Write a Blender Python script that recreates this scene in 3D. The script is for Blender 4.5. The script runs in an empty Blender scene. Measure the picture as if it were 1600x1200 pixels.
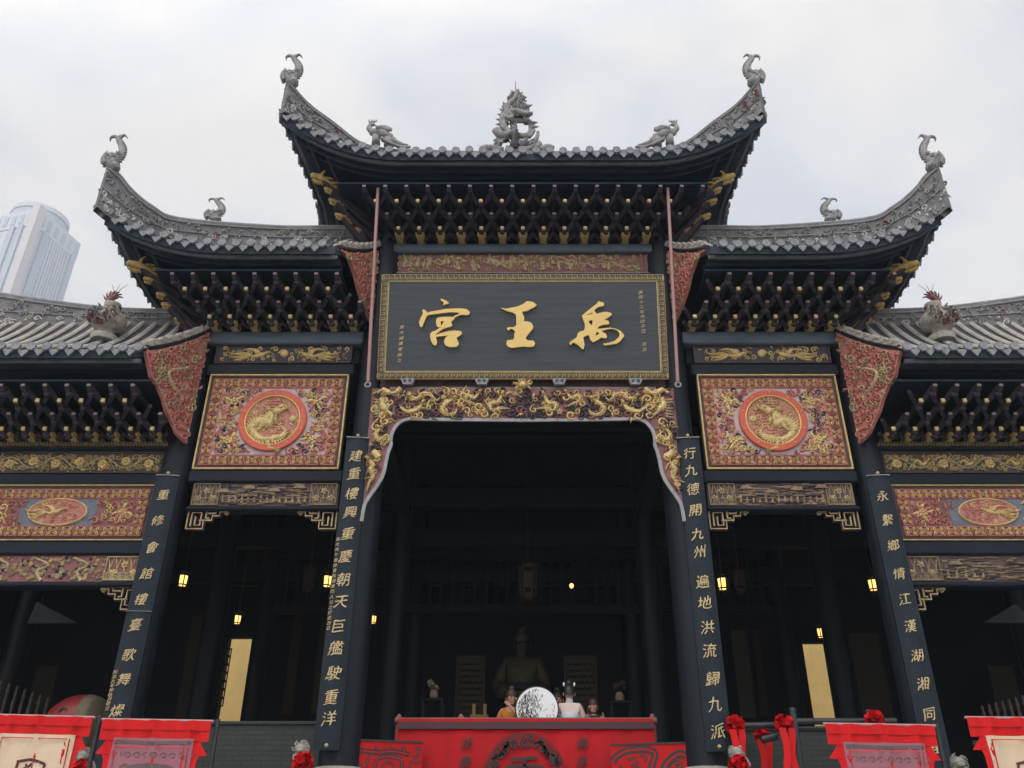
import bpy, math, random
from mathutils import Vector, Matrix, noise as mnoise
from math import sin, cos, pi, radians, sqrt, atan2
S = bpy.context.scene
COL = S.collection
# ---------------------------------------------------------------- camera, sky, sun, exposure
EYE = 1.6
FPX, PITCH, CX = 1340.0, radians(28.8), 817.0
cam = bpy.data.cameras.new('camera'); camo = bpy.data.objects.new('camera', cam); COL.objects.link(camo)
camo.location = (0, 0, EYE); camo.rotation_euler = (radians(90) + PITCH, 0, 0)
cam.sensor_width = 36; cam.lens = FPX / 1600 * 36; cam.shift_x = -(CX - 800) / 1600; cam.clip_end = 3000; cam.clip_start = 0.1
S.camera = camo
W = bpy.data.worlds.new('World'); S.world = W; W.use_nodes = True
SUN_EL, SUN_AZ = radians(58), radians(200)      # behind the viewer, veiled by cloud
def world():
    nt = W.node_tree; N = nt.nodes; L = nt.links; N.clear()
    out = N.new('ShaderNodeOutputWorld'); bg = N.new('ShaderNodeBackground'); L.new(bg.outputs[0], out.inputs[0])
    sky = N.new('ShaderNodeTexSky'); sky.sky_type = 'NISHITA'; sky.sun_disc = False
    sky.sun_elevation = SUN_EL; sky.sun_rotation = SUN_AZ - pi
    bg.inputs[1].default_value = 0.1
    tc = N.new('ShaderNodeTexCoord'); mp = N.new('ShaderNodeMapping'); mp.inputs['Scale'].default_value = (1.5, 1.5, 2.6)
    mp.inputs['Location'].default_value = (0.35, 0.2, 0.55)
    L.new(tc.outputs['Generated'], mp.inputs[0])
    n1 = N.new('ShaderNodeTexNoise'); n1.inputs['Scale'].default_value = 2.6; n1.inputs['Detail'].default_value = 6; n1.inputs['Roughness'].default_value = .5
    n1.inputs['Distortion'].default_value = .35
    L.new(mp.outputs[0], n1.inputs['Vector'])
    r = N.new('ShaderNodeValToRGB'); L.new(n1.outputs[0], r.inputs[0])
    e = r.color_ramp.elements
    e[0].position = .36; e[0].color = (8.0, 8.1, 8.5, 1)
    e[1].position = .63; e[1].color = (10.5, 10.0, 9.6, 1)
    m = e.new(.5); m.color = (9.2, 9.1, 9.15, 1)
    # cloud glow added round the hidden sun, behind the viewer, to light the facade
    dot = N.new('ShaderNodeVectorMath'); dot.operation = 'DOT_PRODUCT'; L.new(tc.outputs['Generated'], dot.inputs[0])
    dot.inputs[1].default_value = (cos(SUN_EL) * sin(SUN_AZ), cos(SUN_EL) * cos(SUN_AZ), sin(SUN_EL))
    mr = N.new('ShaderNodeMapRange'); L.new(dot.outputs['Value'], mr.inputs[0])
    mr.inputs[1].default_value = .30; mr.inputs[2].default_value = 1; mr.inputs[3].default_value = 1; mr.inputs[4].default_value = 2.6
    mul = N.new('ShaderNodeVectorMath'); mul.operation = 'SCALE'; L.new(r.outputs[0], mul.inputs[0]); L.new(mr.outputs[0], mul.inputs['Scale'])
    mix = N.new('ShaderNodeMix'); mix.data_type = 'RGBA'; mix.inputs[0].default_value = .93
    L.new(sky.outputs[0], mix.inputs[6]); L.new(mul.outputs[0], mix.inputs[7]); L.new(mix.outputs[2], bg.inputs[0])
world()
sl = bpy.data.lights.new('sun', 'SUN'); sl.energy = 1.4; sl.angle = radians(24); sl.color = (1, .95, .88)
so = bpy.data.objects.new('sun', sl); COL.objects.link(so)
so.rotation_euler = Vector((-cos(SUN_EL) * sin(SUN_AZ), -cos(SUN_EL) * cos(SUN_AZ), -sin(SUN_EL))).to_track_quat('-Z', 'Y').to_euler()
S.view_settings.view_transform = 'Standard'; S.view_settings.look = 'None'; S.view_settings.gamma = 1; S.view_settings.exposure = 0.0
S.cycles.use_denoising = True; S.cycles.max_bounces = 6

# ---------------------------------------------------------------- measuring: a sight line met with a real plane gives a real size
cp, sp = cos(PITCH), sin(PITCH)
def ray(x, y):
    u = (x - CX) / FPX; v = (600 - y) / FPX
    return u, cp - v * sp, sp + v * cp
def P(x, y, Y):
    a, b, c = ray(x, y); t = Y / b
    return a * t, Y, EYE + c * t
def Zy(y, Y=12.85): return P(CX, y, Y)[2]
def Xx(x, y, Y=12.85): return P(x, y, Y)[0]
def PD(x, y, Xc, Yc=13.0):                       # left half: diagonal plane X=-(Xc+d), Y=Yc-d
    a, b, c = ray(x, y); t = (Yc + Xc) / (b - a)
    return -a * t - Xc, EYE + c * t              # d, z

# ---------------------------------------------------------------- meshes
class Fr:
    def __init__(s, O, U=(1, 0, 0), V=(0, 0, 1), N=(0, -1, 0)):
        s.O = Vector(O); s.U = Vector(U); s.V = Vector(V); s.N = Vector(N)
    def __call__(s, u, v, w=0): return s.O + s.U * u + s.V * v + s.N * w
WORLD = Fr((0, 0, 0), (1, 0, 0), (0, 1, 0), (0, 0, 1))
class MB:
    def __init__(s): s.v = []; s.f = []; s.m = []; s.sm = []
    def add(s, vs, fs, m=0, smooth=False):
        o = len(s.v); s.v += [tuple(x) for x in vs]
        for f in fs: s.f.append(tuple(i + o for i in f)); s.m.append(m); s.sm.append(smooth)
    def box(s, x0, x1, y0, y1, z0, z1, m=0, fr=WORLD):
        vs = [fr(x, y, z) for x in (x0, x1) for y in (y0, y1) for z in (z0, z1)]
        s.add(vs, [(0, 1, 3, 2), (4, 6, 7, 5), (0, 4, 5, 1), (2, 3, 7, 6), (0, 2, 6, 4), (1, 5, 7, 3)], m)
    def bbox(s, x0, x1, y0, y1, z0, z1, b=.02, m=0, fr=WORLD):     # box with chamfered edges along its front and ends
        b = min(b, abs(x1 - x0) / 3, abs(y1 - y0) / 3, abs(z1 - z0) / 3)
        vs = []; fs = []
        for z, i in ((z0, b), (z0 + b, 0), (z1 - b, 0), (z1, b)):
            vs += [fr(x0 + i, y0 + b, z), fr(x0 + b, y0 + i, z), fr(x1 - b, y0 + i, z), fr(x1 - i, y0 + b, z), fr(x1 - i, y1 - b, z), fr(x1 - b, y1 - i, z), fr(x0 + b, y1 - i, z), fr(x0 + i, y1 - b, z)]
        for k in range(3):
            for j in range(8): a = k * 8 + j; c = k * 8 + (j + 1) % 8; fs.append((a, c, c + 8, a + 8))
        fs += [tuple(range(7, -1, -1)), tuple(range(24, 32))]
        s.add(vs, fs, m)
    def prism(s, poly, w0, w1, fr, m=0):
        n = len(poly)
        vs = [fr(u, v, w0) for u, v in poly] + [fr(u, v, w1) for u, v in poly]
        s.add(vs, [tuple(range(n - 1, -1, -1)), tuple(range(n, 2 * n))] + [(i, (i + 1) % n, (i + 1) % n + n, i + n) for i in range(n)], m)
    def tube(s, pts, r, n=8, m=0, caps=True, smooth=True):
        pts = [Vector(p) for p in pts]; k = len(pts); R = r if isinstance(r, (list, tuple)) else [r] * k
        t0 = (pts[1] - pts[0]).normalized(); a = t0.orthogonal().normalized(); vs = []
        for i, p in enumerate(pts):
            t = (pts[min(i + 1, k - 1)] - pts[max(i - 1, 0)]).normalized()
            a = (a - t * a.dot(t)).normalized(); b = t.cross(a)
            vs += [p + (a * cos(2 * pi * j / n) + b * sin(2 * pi * j / n)) * R[i] for j in range(n)]
        fs = [(i * n + j, i * n + (j + 1) % n, (i + 1) * n + (j + 1) % n, (i + 1) * n + j) for i in range(k - 1) for j in range(n)]
        s.add(vs, fs, m, smooth)
        if caps: s.add(vs[:n], [tuple(range(n - 1, -1, -1))], m); s.add(vs[-n:], [tuple(range(n))], m)
    def ptube(s, fr, pts, ru, rn, n=8, m=0, w=0):                  # a rounded body drawn along a line in a plane, with real thickness
        k = len(pts); vs = []
        ru = ru if isinstance(ru, (list, tuple)) else [ru] * k; rn = rn if isinstance(rn, (list, tuple)) else [rn] * k
        for i, p in enumerate(pts):
            q0 = pts[max(i - 1, 0)]; q1 = pts[min(i + 1, k - 1)]; dx, dy = q1[0] - q0[0], q1[1] - q0[1]; l = math.hypot(dx, dy) or 1
            nx, ny = -dy / l, dx / l
            for j in range(n):
                a = 2 * pi * j / n; c = cos(a) * ru[i]; vs.append(fr(p[0] + nx * c, p[1] + ny * c, w + sin(a) * rn[i]))
        fs = [(i * n + j, i * n + (j + 1) % n, (i + 1) * n + (j + 1) % n, (i + 1) * n + j) for i in range(k - 1) for j in range(n)]
        fs += [tuple(range(n - 1, -1, -1)), tuple(range((k - 1) * n, k * n))]
        s.add(vs, fs, m, True)
    def ribbon(s, fr, pts, wd, h, m=0, w0=0, flat=False):          # carved relief strip: rounded ridge standing out of the ground
        k = len(pts)
        if k < 2: return
        wd = wd if isinstance(wd, (list, tuple)) else [wd] * k; vs = []
        prof = [(-1, 0), (-1, 1), (1, 1), (1, 0)] if flat else [(-1, 0), (-.75, .7), (0, 1), (.75, .7), (1, 0)]
        q = len(prof)
        for i, p in enumerate(pts):
            a = pts[max(i - 1, 0)]; b = pts[min(i + 1, k - 1)]; dx, dy = b[0] - a[0], b[1] - a[1]; l = math.hypot(dx, dy) or 1
            nx, ny = -dy / l, dx / l
            for c, d in prof: vs.append(fr(p[0] + nx * c * wd[i], p[1] + ny * c * wd[i], w0 + d * h * (1 if flat else min(1, .35 + .65 * wd[i] / max(wd)))))
        fs = [(i * q + j, i * q + j + 1, (i + 1) * q + j + 1, (i + 1) * q + j) for i in range(k - 1) for j in range(q - 1)]
        fs += [tuple(range(q)), tuple(range((k - 1) * q, k * q))]
        s.add(vs, fs, m, not flat)
    def dome(s, fr, c, ru, rv, h, m=0, w0=0, n=8):
        vs = []; R = [(1, 0), (.9, .5), (.6, .85)]
        for q, z in R: vs += [fr(c[0] + ru * q * cos(2 * pi * j / n), c[1] + rv * q * sin(2 * pi * j / n), w0 + z * h) for j in range(n)]
        vs.append(fr(c[0], c[1], w0 + h))
        fs = [(i * n + j, i * n + (j + 1) % n, (i + 1) * n + (j + 1) % n, (i + 1) * n + j) for i in range(2) for j in range(n)]
        fs += [(2 * n + j, 2 * n + (j + 1) % n, 3 * n) for j in range(n)]
        s.add(vs, fs, m, True)
    def lathe(s, prof, c=(0, 0, 0), n=16, m=0, smooth=True):
        vs = [(c[0] + r * cos(2 * pi * j / n), c[1] + r * sin(2 * pi * j / n), c[2] + z) for r, z in prof for j in range(n)]
        k = len(prof)
        s.add(vs, [(i * n + j, i * n + (j + 1) % n, (i + 1) * n + (j + 1) % n, (i + 1) * n + j) for i in range(k - 1) for j in range(n)], m, smooth)
        s.add(vs[:n], [tuple(range(n - 1, -1, -1))], m); s.add(vs[-n:], [tuple(range(n))], m)
    def build(s, name, mats, parent=None, loc=None):
        me = bpy.data.meshes.new(name)
        base = Vector((0, 0, 0))
        if parent is not None:
            q = parent
            while q is not None: base += q.location; q = q.parent
        l = Vector(loc) if loc is not None else Vector((0, 0, 0))
        off = base if loc is None else Vector((0, 0, 0))
        me.from_pydata([(a - off.x, b - off.y, c - off.z) for a, b, c in s.v], [], s.f)
        for mt in (mats if isinstance(mats, (list, tuple)) else [mats]): me.materials.append(mt)
        me.polygons.foreach_set('material_index', s.m); me.polygons.foreach_set('use_smooth', s.sm)
        me.update()
        o = bpy.data.objects.new(name, me); COL.objects.link(o); o.location = l
        if parent is not None: o.parent = parent
        return o
def tag(o, label=None, cat=None, group=None, kind=None):
    if label: o['label'] = label
    if cat: o['category'] = cat
    if group: o['group'] = group
    if kind: o['kind'] = kind
    return o
def empty(name, loc, label, cat, group=None, rz=0):
    o = bpy.data.objects.new(name, None); COL.objects.link(o); o.location = loc; o.rotation_euler.z = rz; o.empty_display_size = .2
    return tag(o, label, cat, group)
def copy_tree(o, parent=None):
    c = o.copy(); COL.objects.link(c); c.parent = parent
    for ch in list(o.children): copy_tree(ch, c)
    return c

# ---------------------------------------------------------------- materials
M = {}
def mat(name, col, rough=.6, var=.25, scale=5., col2=None, cover=.55, bump=0., bscale=25., metal=0., spec=.4, stretch=(1, 1, 1), emit=0, sheen=0, scales=0):
    m = bpy.data.materials.new(name); m.use_nodes = True; nt = m.node_tree; N = nt.nodes; L = nt.links
    b = N['Principled BSDF']; b.inputs['Roughness'].default_value = rough; b.inputs['Metallic'].default_value = metal
    b.inputs['Specular IOR Level'].default_value = spec
    tc = N.new('ShaderNodeTexCoord'); mp = N.new('ShaderNodeMapping'); mp.inputs['Scale'].default_value = stretch; L.new(tc.outputs['Object'], mp.inputs[0])
    n1 = N.new('ShaderNodeTexNoise'); n1.inputs['Scale'].default_value = scale; n1.inputs['Detail'].default_value = 7; n1.inputs['Roughness'].default_value = .65
    L.new(mp.outputs[0], n1.inputs['Vector'])
    r = N.new('ShaderNodeValToRGB'); L.new(n1.outputs[0], r.inputs[0]); e = r.color_ramp.elements
    e[0].position = .3; e[1].position = .7
    e[0].color = [c * (1 - var) for c in col] + [1]; e[1].color = [min(1, c * (1 + var)) for c in col] + [1]
    outc = r.outputs[0]
    if col2:
        n2 = N.new('ShaderNodeTexNoise'); n2.inputs['Scale'].default_value = scale * 2.3; n2.inputs['Detail'].default_value = 9; n2.inputs['Roughness'].default_value = .75
        L.new(mp.outputs[0], n2.inputs['Vector'])
        r2 = N.new('ShaderNodeValToRGB'); L.new(n2.outputs[0], r2.inputs[0]); r2.color_ramp.elements[0].position = cover; r2.color_ramp.elements[1].position = cover + .12
        mx = N.new('ShaderNodeMix'); mx.data_type = 'RGBA'; L.new(r2.outputs[0], mx.inputs[0]); L.new(outc, mx.inputs[6]); mx.inputs[7].default_value = list(col2) + [1]; outc = mx.outputs[2]
    L.new(outc, b.inputs['Base Color'])
    rr = N.new('ShaderNodeMapRange'); L.new(n1.outputs[0], rr.inputs[0]); rr.inputs[3].default_value = max(.05, rough - .15); rr.inputs[4].default_value = min(1, rough + .15)
    L.new(rr.outputs[0], b.inputs['Roughness'])
    if bump:
        n3 = N.new('ShaderNodeTexNoise'); n3.inputs['Scale'].default_value = bscale; n3.inputs['Detail'].default_value = 5
        L.new(mp.outputs[0], n3.inputs['Vector'])
        bp = N.new('ShaderNodeBump'); bp.inputs['Strength'].default_value = bump; bp.inputs['Distance'].default_value = .02; L.new(n3.outputs[0], bp.inputs['Height']); L.new(bp.outputs[0], b.inputs['Normal'])
    if scales:
        vo = N.new('ShaderNodeTexVoronoi'); vo.inputs['Scale'].default_value = scales; L.new(tc.outputs['Object'], vo.inputs['Vector'])
        b2 = N.new('ShaderNodeBump'); b2.inputs['Strength'].default_value = .9; b2.inputs['Distance'].default_value = .012; b2.invert = True; L.new(vo.outputs['Distance'], b2.inputs['Height'])
        if bump: L.new(bp.outputs[0], b2.inputs['Normal'])
        L.new(b2.outputs[0], b.inputs['Normal'])
    if emit:
        L.new(outc, b.inputs['Emission Color']); b.inputs['Emission Strength'].default_value = emit
    if sheen: b.inputs['Sheen Weight'].default_value = sheen
    M[name] = m
    return m
mat('black_lacquer', (.012, .0150, .0205), .42, .35, 3, (.036, .042, .052), .58, .25, 14, stretch=(2, 2, .12), spec=.18)
mat('beam_paint', (.0095, .0135, .021), .5, .4, 3, (.034, .037, .042), .6, .25, 18, stretch=(.22, 1, 1.5), spec=.15)
mat('pale_beam', (.075, .10, .13), .55, .3, 5, (.05, .06, .07), .6, .2, 20, stretch=(.3, 1, 1))
mat('grey_trim', (.30, .29, .30), .7, .3, 6, (.13, .12, .13), .58, .3, 30)
mat('gold', (.60, .44, .18), .42, .3, 14, (.20, .12, .06), .60, .5, 45, metal=.2, spec=.5)
mat('dull_gold', (.42, .33, .175), .5, .35, 14, (.16, .10, .075), .54, .5, 45, metal=.15)
mat('scaled_gold', (.56, .41, .17), .42, .3, 14, (.20, .12, .06), .60, .3, 45, metal=.2, spec=.5, scales=38)
mat('bright_gold', (.80, .56, .20), .38, .1, 5, None, .5, .1, 40, metal=.2)
mat('brown_carving', (.085, .055, .05), .7, .35, 6, (.17, .12, .10), .6, .35, 30)
mat('dark_cloud', (.05, .042, .055), .7, .3, 6, (.11, .08, .08), .62, .3, 30)
mat('rose_wood', (.21, .085, .082), .65, .3, 5, (.09, .05, .055), .6, .3, 30)
mat('rose_paint', (.43, .16, .125), .62, .3, 9, (.50, .29, .26), .56, .3, 30)
mat('pale_field', (.46, .37, .38), .7, .15, 5, (.40, .20, .20), .6, .2, 30)
mat('blue_field', (.14, .15, .19), .7, .25, 5)
mat('orange_red', (.52, .095, .048), .5, .15, 4, (.42, .07, .05), .64, .1, 30)
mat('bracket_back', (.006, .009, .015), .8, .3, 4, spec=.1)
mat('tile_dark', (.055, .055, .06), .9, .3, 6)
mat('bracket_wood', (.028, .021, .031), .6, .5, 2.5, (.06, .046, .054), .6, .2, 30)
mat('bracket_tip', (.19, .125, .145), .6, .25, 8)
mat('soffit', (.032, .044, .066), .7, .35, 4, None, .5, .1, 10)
mat('tile', (.17, .19, .225), .75, .35, 7, (.30, .30, .30), .6, .4, 30)
mat('tile_beige', (.34, .31, .28), .8, .3, 7, (.16, .155, .155), .56, .4, 30)
mat('fascia', (.10, .105, .115), .7, .35, 6, (.20, .185, .17), .58, .3, 30)
mat('tile_pale', (.235, .243, .262), .8, .35, 11, (.12, .125, .14), .55, .4, 30)
mat('plaster', (.28, .27, .268), .85, .35, 9, (.11, .105, .11), .54, .5, 30)
mat('plaster_warm', (.36, .33, .29), .85, .3, 9, (.14, .11, .105), .54, .5, 30)
mat('plaster_white', (.58, .57, .55), .85, .25, 14, (.12, .115, .12), .52, .5, 40)
mat('worn_tan', (.24, .17, .105), .8, .35, 9, (.10, .075, .07), .52, .4, 40)
mat('crest_ground', (.165, .16, .163), .85, .4, 7, (.36, .35, .34), .58, .5, 30)
mat('sign_board', (.066, .073, .082), .6, .2, 2.2, (.050, .056, .063), .54, .12, 30, stretch=(.4, .5, 12), spec=.2)
mat('plaque_board', (.016, .024, .032), .45, .3, 4, (.034, .042, .052), .62, .12, 25, spec=.15)
mat('plaque_gold', (.56, .42, .22), .45, .2, 12, (.22, .17, .10), .66, .1, 40)
mat('rod_pink', (.40, .225, .215), .5, .15, 5)
mat('iron', (.045, .046, .05), .45, .3, 8, None, .5, .1, 30, metal=.4)
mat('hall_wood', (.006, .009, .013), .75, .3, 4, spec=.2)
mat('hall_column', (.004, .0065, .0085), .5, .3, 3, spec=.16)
mat('gable_grey', (.055, .056, .062), .85, .25, 4)
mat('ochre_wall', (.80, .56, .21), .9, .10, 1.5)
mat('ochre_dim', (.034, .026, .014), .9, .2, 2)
mat('grey_brick', (.075, .082, .075), .85, .25, 6, None, .5, .3, 30)
mat('red_cloth', (.58, .006, .007), .55, .15, 3, None, .5, .35, 5, spec=.22, stretch=(1.6, 1, .5))
mat('stage_cloth', (.33, .007, .010), .75, .2, 2, None, .5, .12, 6, spec=.15, stretch=(1.5, 1, .35))
mat('stage_red', (.46, .010, .010), .7, .12, 3, spec=.15)
mat('flower_red', (.50, .006, .008), .7, .35, 20, spec=.15)
mat('ink', (.035, .028, .030), .7, .2, 10)
mat('maroon', (.10, .022, .03), .7, .2, 6)
mat('cream', (.68, .52, .36), .8, .08, 4)
mat('mauve', (.33, .125, .155), .7, .12, 3)
mat('stripe_dark', (.065, .028, .036), .7, .15, 3)
mat('mauve_grey', (.14, .09, .095), .7, .15, 3)
mat('stone', (.27, .26, .235), .85, .3, 10, (.15, .15, .13), .56, .5, 30)
mat('terrace_stone', (.26, .25, .235), .85, .25, 3, (.18, .18, .17), .55, .3, 20)
mat('paving', (.24, .235, .22), .85, .25, .6, (.17, .17, .16), .55, .3, 6)
mat('bronze', (.075, .052, .023), .55, .3, 6, None, .5, .2, 20, metal=.3)
mat('silk_pale', (.62, .50, .45), .75, .08, 6)
mat('silk_blue', (.50, .55, .60), .75, .1, 6)
mat('old_brass', (.16, .095, .02), .6, .2, 6)
mat('mustard', (.50, .18, .02), .75, .15, 6)
mat('dark_cloth', (.05, .025, .022), .8, .2, 6)
mat('navy', (.015, .022, .035), .7, .2, 6)
mat('skin', (.52, .29, .20), .6, .05, 8)
mat('hair', (.012, .010, .009), .45, .2, 20)
mat('brown_hair', (.06, .03, .016), .5, .2, 20)
mat('white', (.82, .82, .84), .7, .03, 4)
mat('lamp_glow', (1.0, .55, .16), .6, .15, 9, emit=2.2)
mat('drum_red', (.20, .015, .018), .5, .25, 4, (.10, .08, .06), .66)
mat('drum_skin', (.16, .135, .08), .8, .2, 5)
mat('baluster', (.10, .062, .055), .6, .3, 6)
mat('leaf', (.03, .06, .02), .7, .4, 9)
mat('tower_wall', (.60, .60, .63), .8, .04, .02)  # far tower's colours are kept pale, with part of the haze painted in
mat('tower_pink', (.62, .575, .565), .8, .04, .02)
mat('tower_glass', (.42, .50, .62), .35, .2, .08)
mat('tower_blue', (.46, .49, .54), .5, .1, .05)
def brick_mat():
    m = M['grey_brick']; nt = m.node_tree; N = nt.nodes; L = nt.links; b = N['Principled BSDF']
    br = N.new('ShaderNodeTexBrick'); tc = N.new('ShaderNodeTexCoord'); mp = N.new('ShaderNodeMapping'); mp.inputs['Rotation'].default_value = (radians(90), 0, 0)
    L.new(tc.outputs['Object'], mp.inputs[0]); L.new(mp.outputs[0], br.inputs[0])
    br.inputs['Color1'].default_value = (.044, .05, .046, 1); br.inputs['Color2'].default_value = (.037, .043, .04, 1); br.inputs['Mortar'].default_value = (.03, .033, .031, 1)
    br.inputs['Scale'].default_value = 1; br.inputs['Brick Width'].default_value = .28; br.inputs['Row Height'].default_value = .07; br.inputs['Mortar Size'].default_value = .008
    L.new(br.outputs[0], b.inputs['Base Color'])
brick_mat()
def tower_mat():        # window bands of the far tower: storeys and mullions, in metres
    m = bpy.data.materials.new('tower_windows'); m.use_nodes = True; nt = m.node_tree; N = nt.nodes; L = nt.links; b = N['Principled BSDF']; M['tower_windows'] = m
    br = N.new('ShaderNodeTexBrick'); uv = N.new('ShaderNodeTexCoord')
    sx = N.new('ShaderNodeSeparateXYZ'); L.new(uv.outputs['Object'], sx.inputs[0]); ad = N.new('ShaderNodeMath'); L.new(sx.outputs[0], ad.inputs[0]); L.new(sx.outputs[1], ad.inputs[1])
    cb = N.new('ShaderNodeCombineXYZ'); L.new(ad.outputs[0], cb.inputs[0]); L.new(sx.outputs[2], cb.inputs[1]); L.new(cb.outputs[0], br.inputs[0])
    br.offset = 0; br.inputs['Scale'].default_value = 1; br.inputs['Brick Width'].default_value = 2.6; br.inputs['Row Height'].default_value = 3.4; br.inputs['Mortar Size'].default_value = .55
    br.inputs['Color1'].default_value = (.43, .45, .50, 1); br.inputs['Color2'].default_value = (.51, .52, .56, 1); br.inputs['Mortar'].default_value = (.63, .62, .65, 1)  # pale window greys carry some of the distance haze in their colour
    L.new(br.outputs[0], b.inputs['Base Color']); b.inputs['Roughness'].default_value = .6
tower_mat()
# ---------------------------------------------------------------- ornament drawn as relief
def cr(pts, n=5):                      # smooth curve through points
    out = []; k = len(pts)
    for i in range(k - 1):
        p0 = pts[max(i - 1, 0)]; p1 = pts[i]; p2 = pts[i + 1]; p3 = pts[min(i + 2, k - 1)]
        for j in range(n):
            t = j / n
            out.append(tuple(.5 * (2 * b + (c - a) * t + (2 * a - 5 * b + 4 * c - d) * t * t + (3 * b - a - 3 * c + d) * t ** 3) for a, b, c, d in zip(p0, p1, p2, p3)))
    out.append(tuple(pts[-1])); return out
def spiral(cx, cy, r, a0, turns=1.25, d=1, n=12):
    return [(cx + r * (1 - .82 * i / n) * cos(a0 + d * 2 * pi * turns * i / n), cy + r * (1 - .82 * i / n) * sin(a0 + d * 2 * pi * turns * i / n)) for i in range(n + 1)]
def taper(n, w, e=.3): return [w * (e + (1 - e) * sin(pi * (.12 + .88 * i / (n - 1)))) for i in range(n)]
def curl(mb, fr, c, r, a0, d, h, wd=.2, m=0, w0=0, tail=True):
    p = spiral(c[0], c[1], r, a0, 1.2, d)
    if tail:
        t = (c[0] + r * 1.7 * cos(a0 - d * .7), c[1] + r * 1.7 * sin(a0 - d * .7)); p = [t] + p
    mb.ribbon(fr, p, taper(len(p), r * wd), h, m, w0)
def leafy(mb, fr, p, a, l, w, h, m=0, w0=0):
    b = .5 * random.choice((-1, 1))
    q = [(p[0] + l * t * cos(a + b * t), p[1] + l * t * sin(a + b * t)) for t in (0, .25, .5, .75, 1)]
    mb.ribbon(fr, q, [w * .3, w * .9, w, w * .6, w * .1], h, m, w0)
def flower(mb, fr, c, r, h, n=6, m=0, w0=0):
    a0 = random.random() * 6
    for k in range(n):
        a = a0 + 2 * pi * k / n; mb.dome(fr, (c[0] + r * .62 * cos(a), c[1] + r * .62 * sin(a)), r * .4, r * .4, h * .7, m, w0, 6)
    mb.dome(fr, c, r * .38, r * .38, h, m, w0, 6)
def scatter(mb, fr, inside, bx, r, h, seed, m=(0,), w0=0, tries=900, gap=1.55):
    rnd = random.Random(seed); pts = []
    for _ in range(tries):
        u = rnd.uniform(bx[0], bx[1]); v = rnd.uniform(bx[2], bx[3]); q = r * rnd.uniform(.7, 1.25)
        if not inside(u, v, q): continue
        if any((u - a) ** 2 + (v - b) ** 2 < ((q + c) * .5 * gap) ** 2 for a, b, c in pts): continue
        pts.append((u, v, q)); mm = rnd.choice(m); k = rnd.random()
        if k < .72: curl(mb, fr, (u, v), q, rnd.uniform(0, 6.28), rnd.choice((-1, 1)), h, .26, mm, w0)
        elif k < .88: leafy(mb, fr, (u - q * .5, v), rnd.uniform(0, 6.28), q * 2, q * .35, h, mm, w0)
        else: flower(mb, fr, (u, v), q * .8, h, 5, mm, w0)
    return pts
def meander(u0, u1, v, s, d=1):        # key fret running along u
    n = max(1, int(round((u1 - u0) / (s * 1.25)))); st = (u1 - u0) / n; out = []
    for k in range(n):
        a = u0 + k * st; q = st / 1.25; y = lambda t: v + d * (t - .5) * s
        out.append([(a, y(0)), (a, y(1)), (a + q, y(1)), (a + q, y(.25)), (a + q * .42, y(.25)), (a + q * .42, y(.62)), (a + q * .72, y(.62))])
        out.append([(a + q * .2, y(0)), (a + st, y(0))])
    return out
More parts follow.
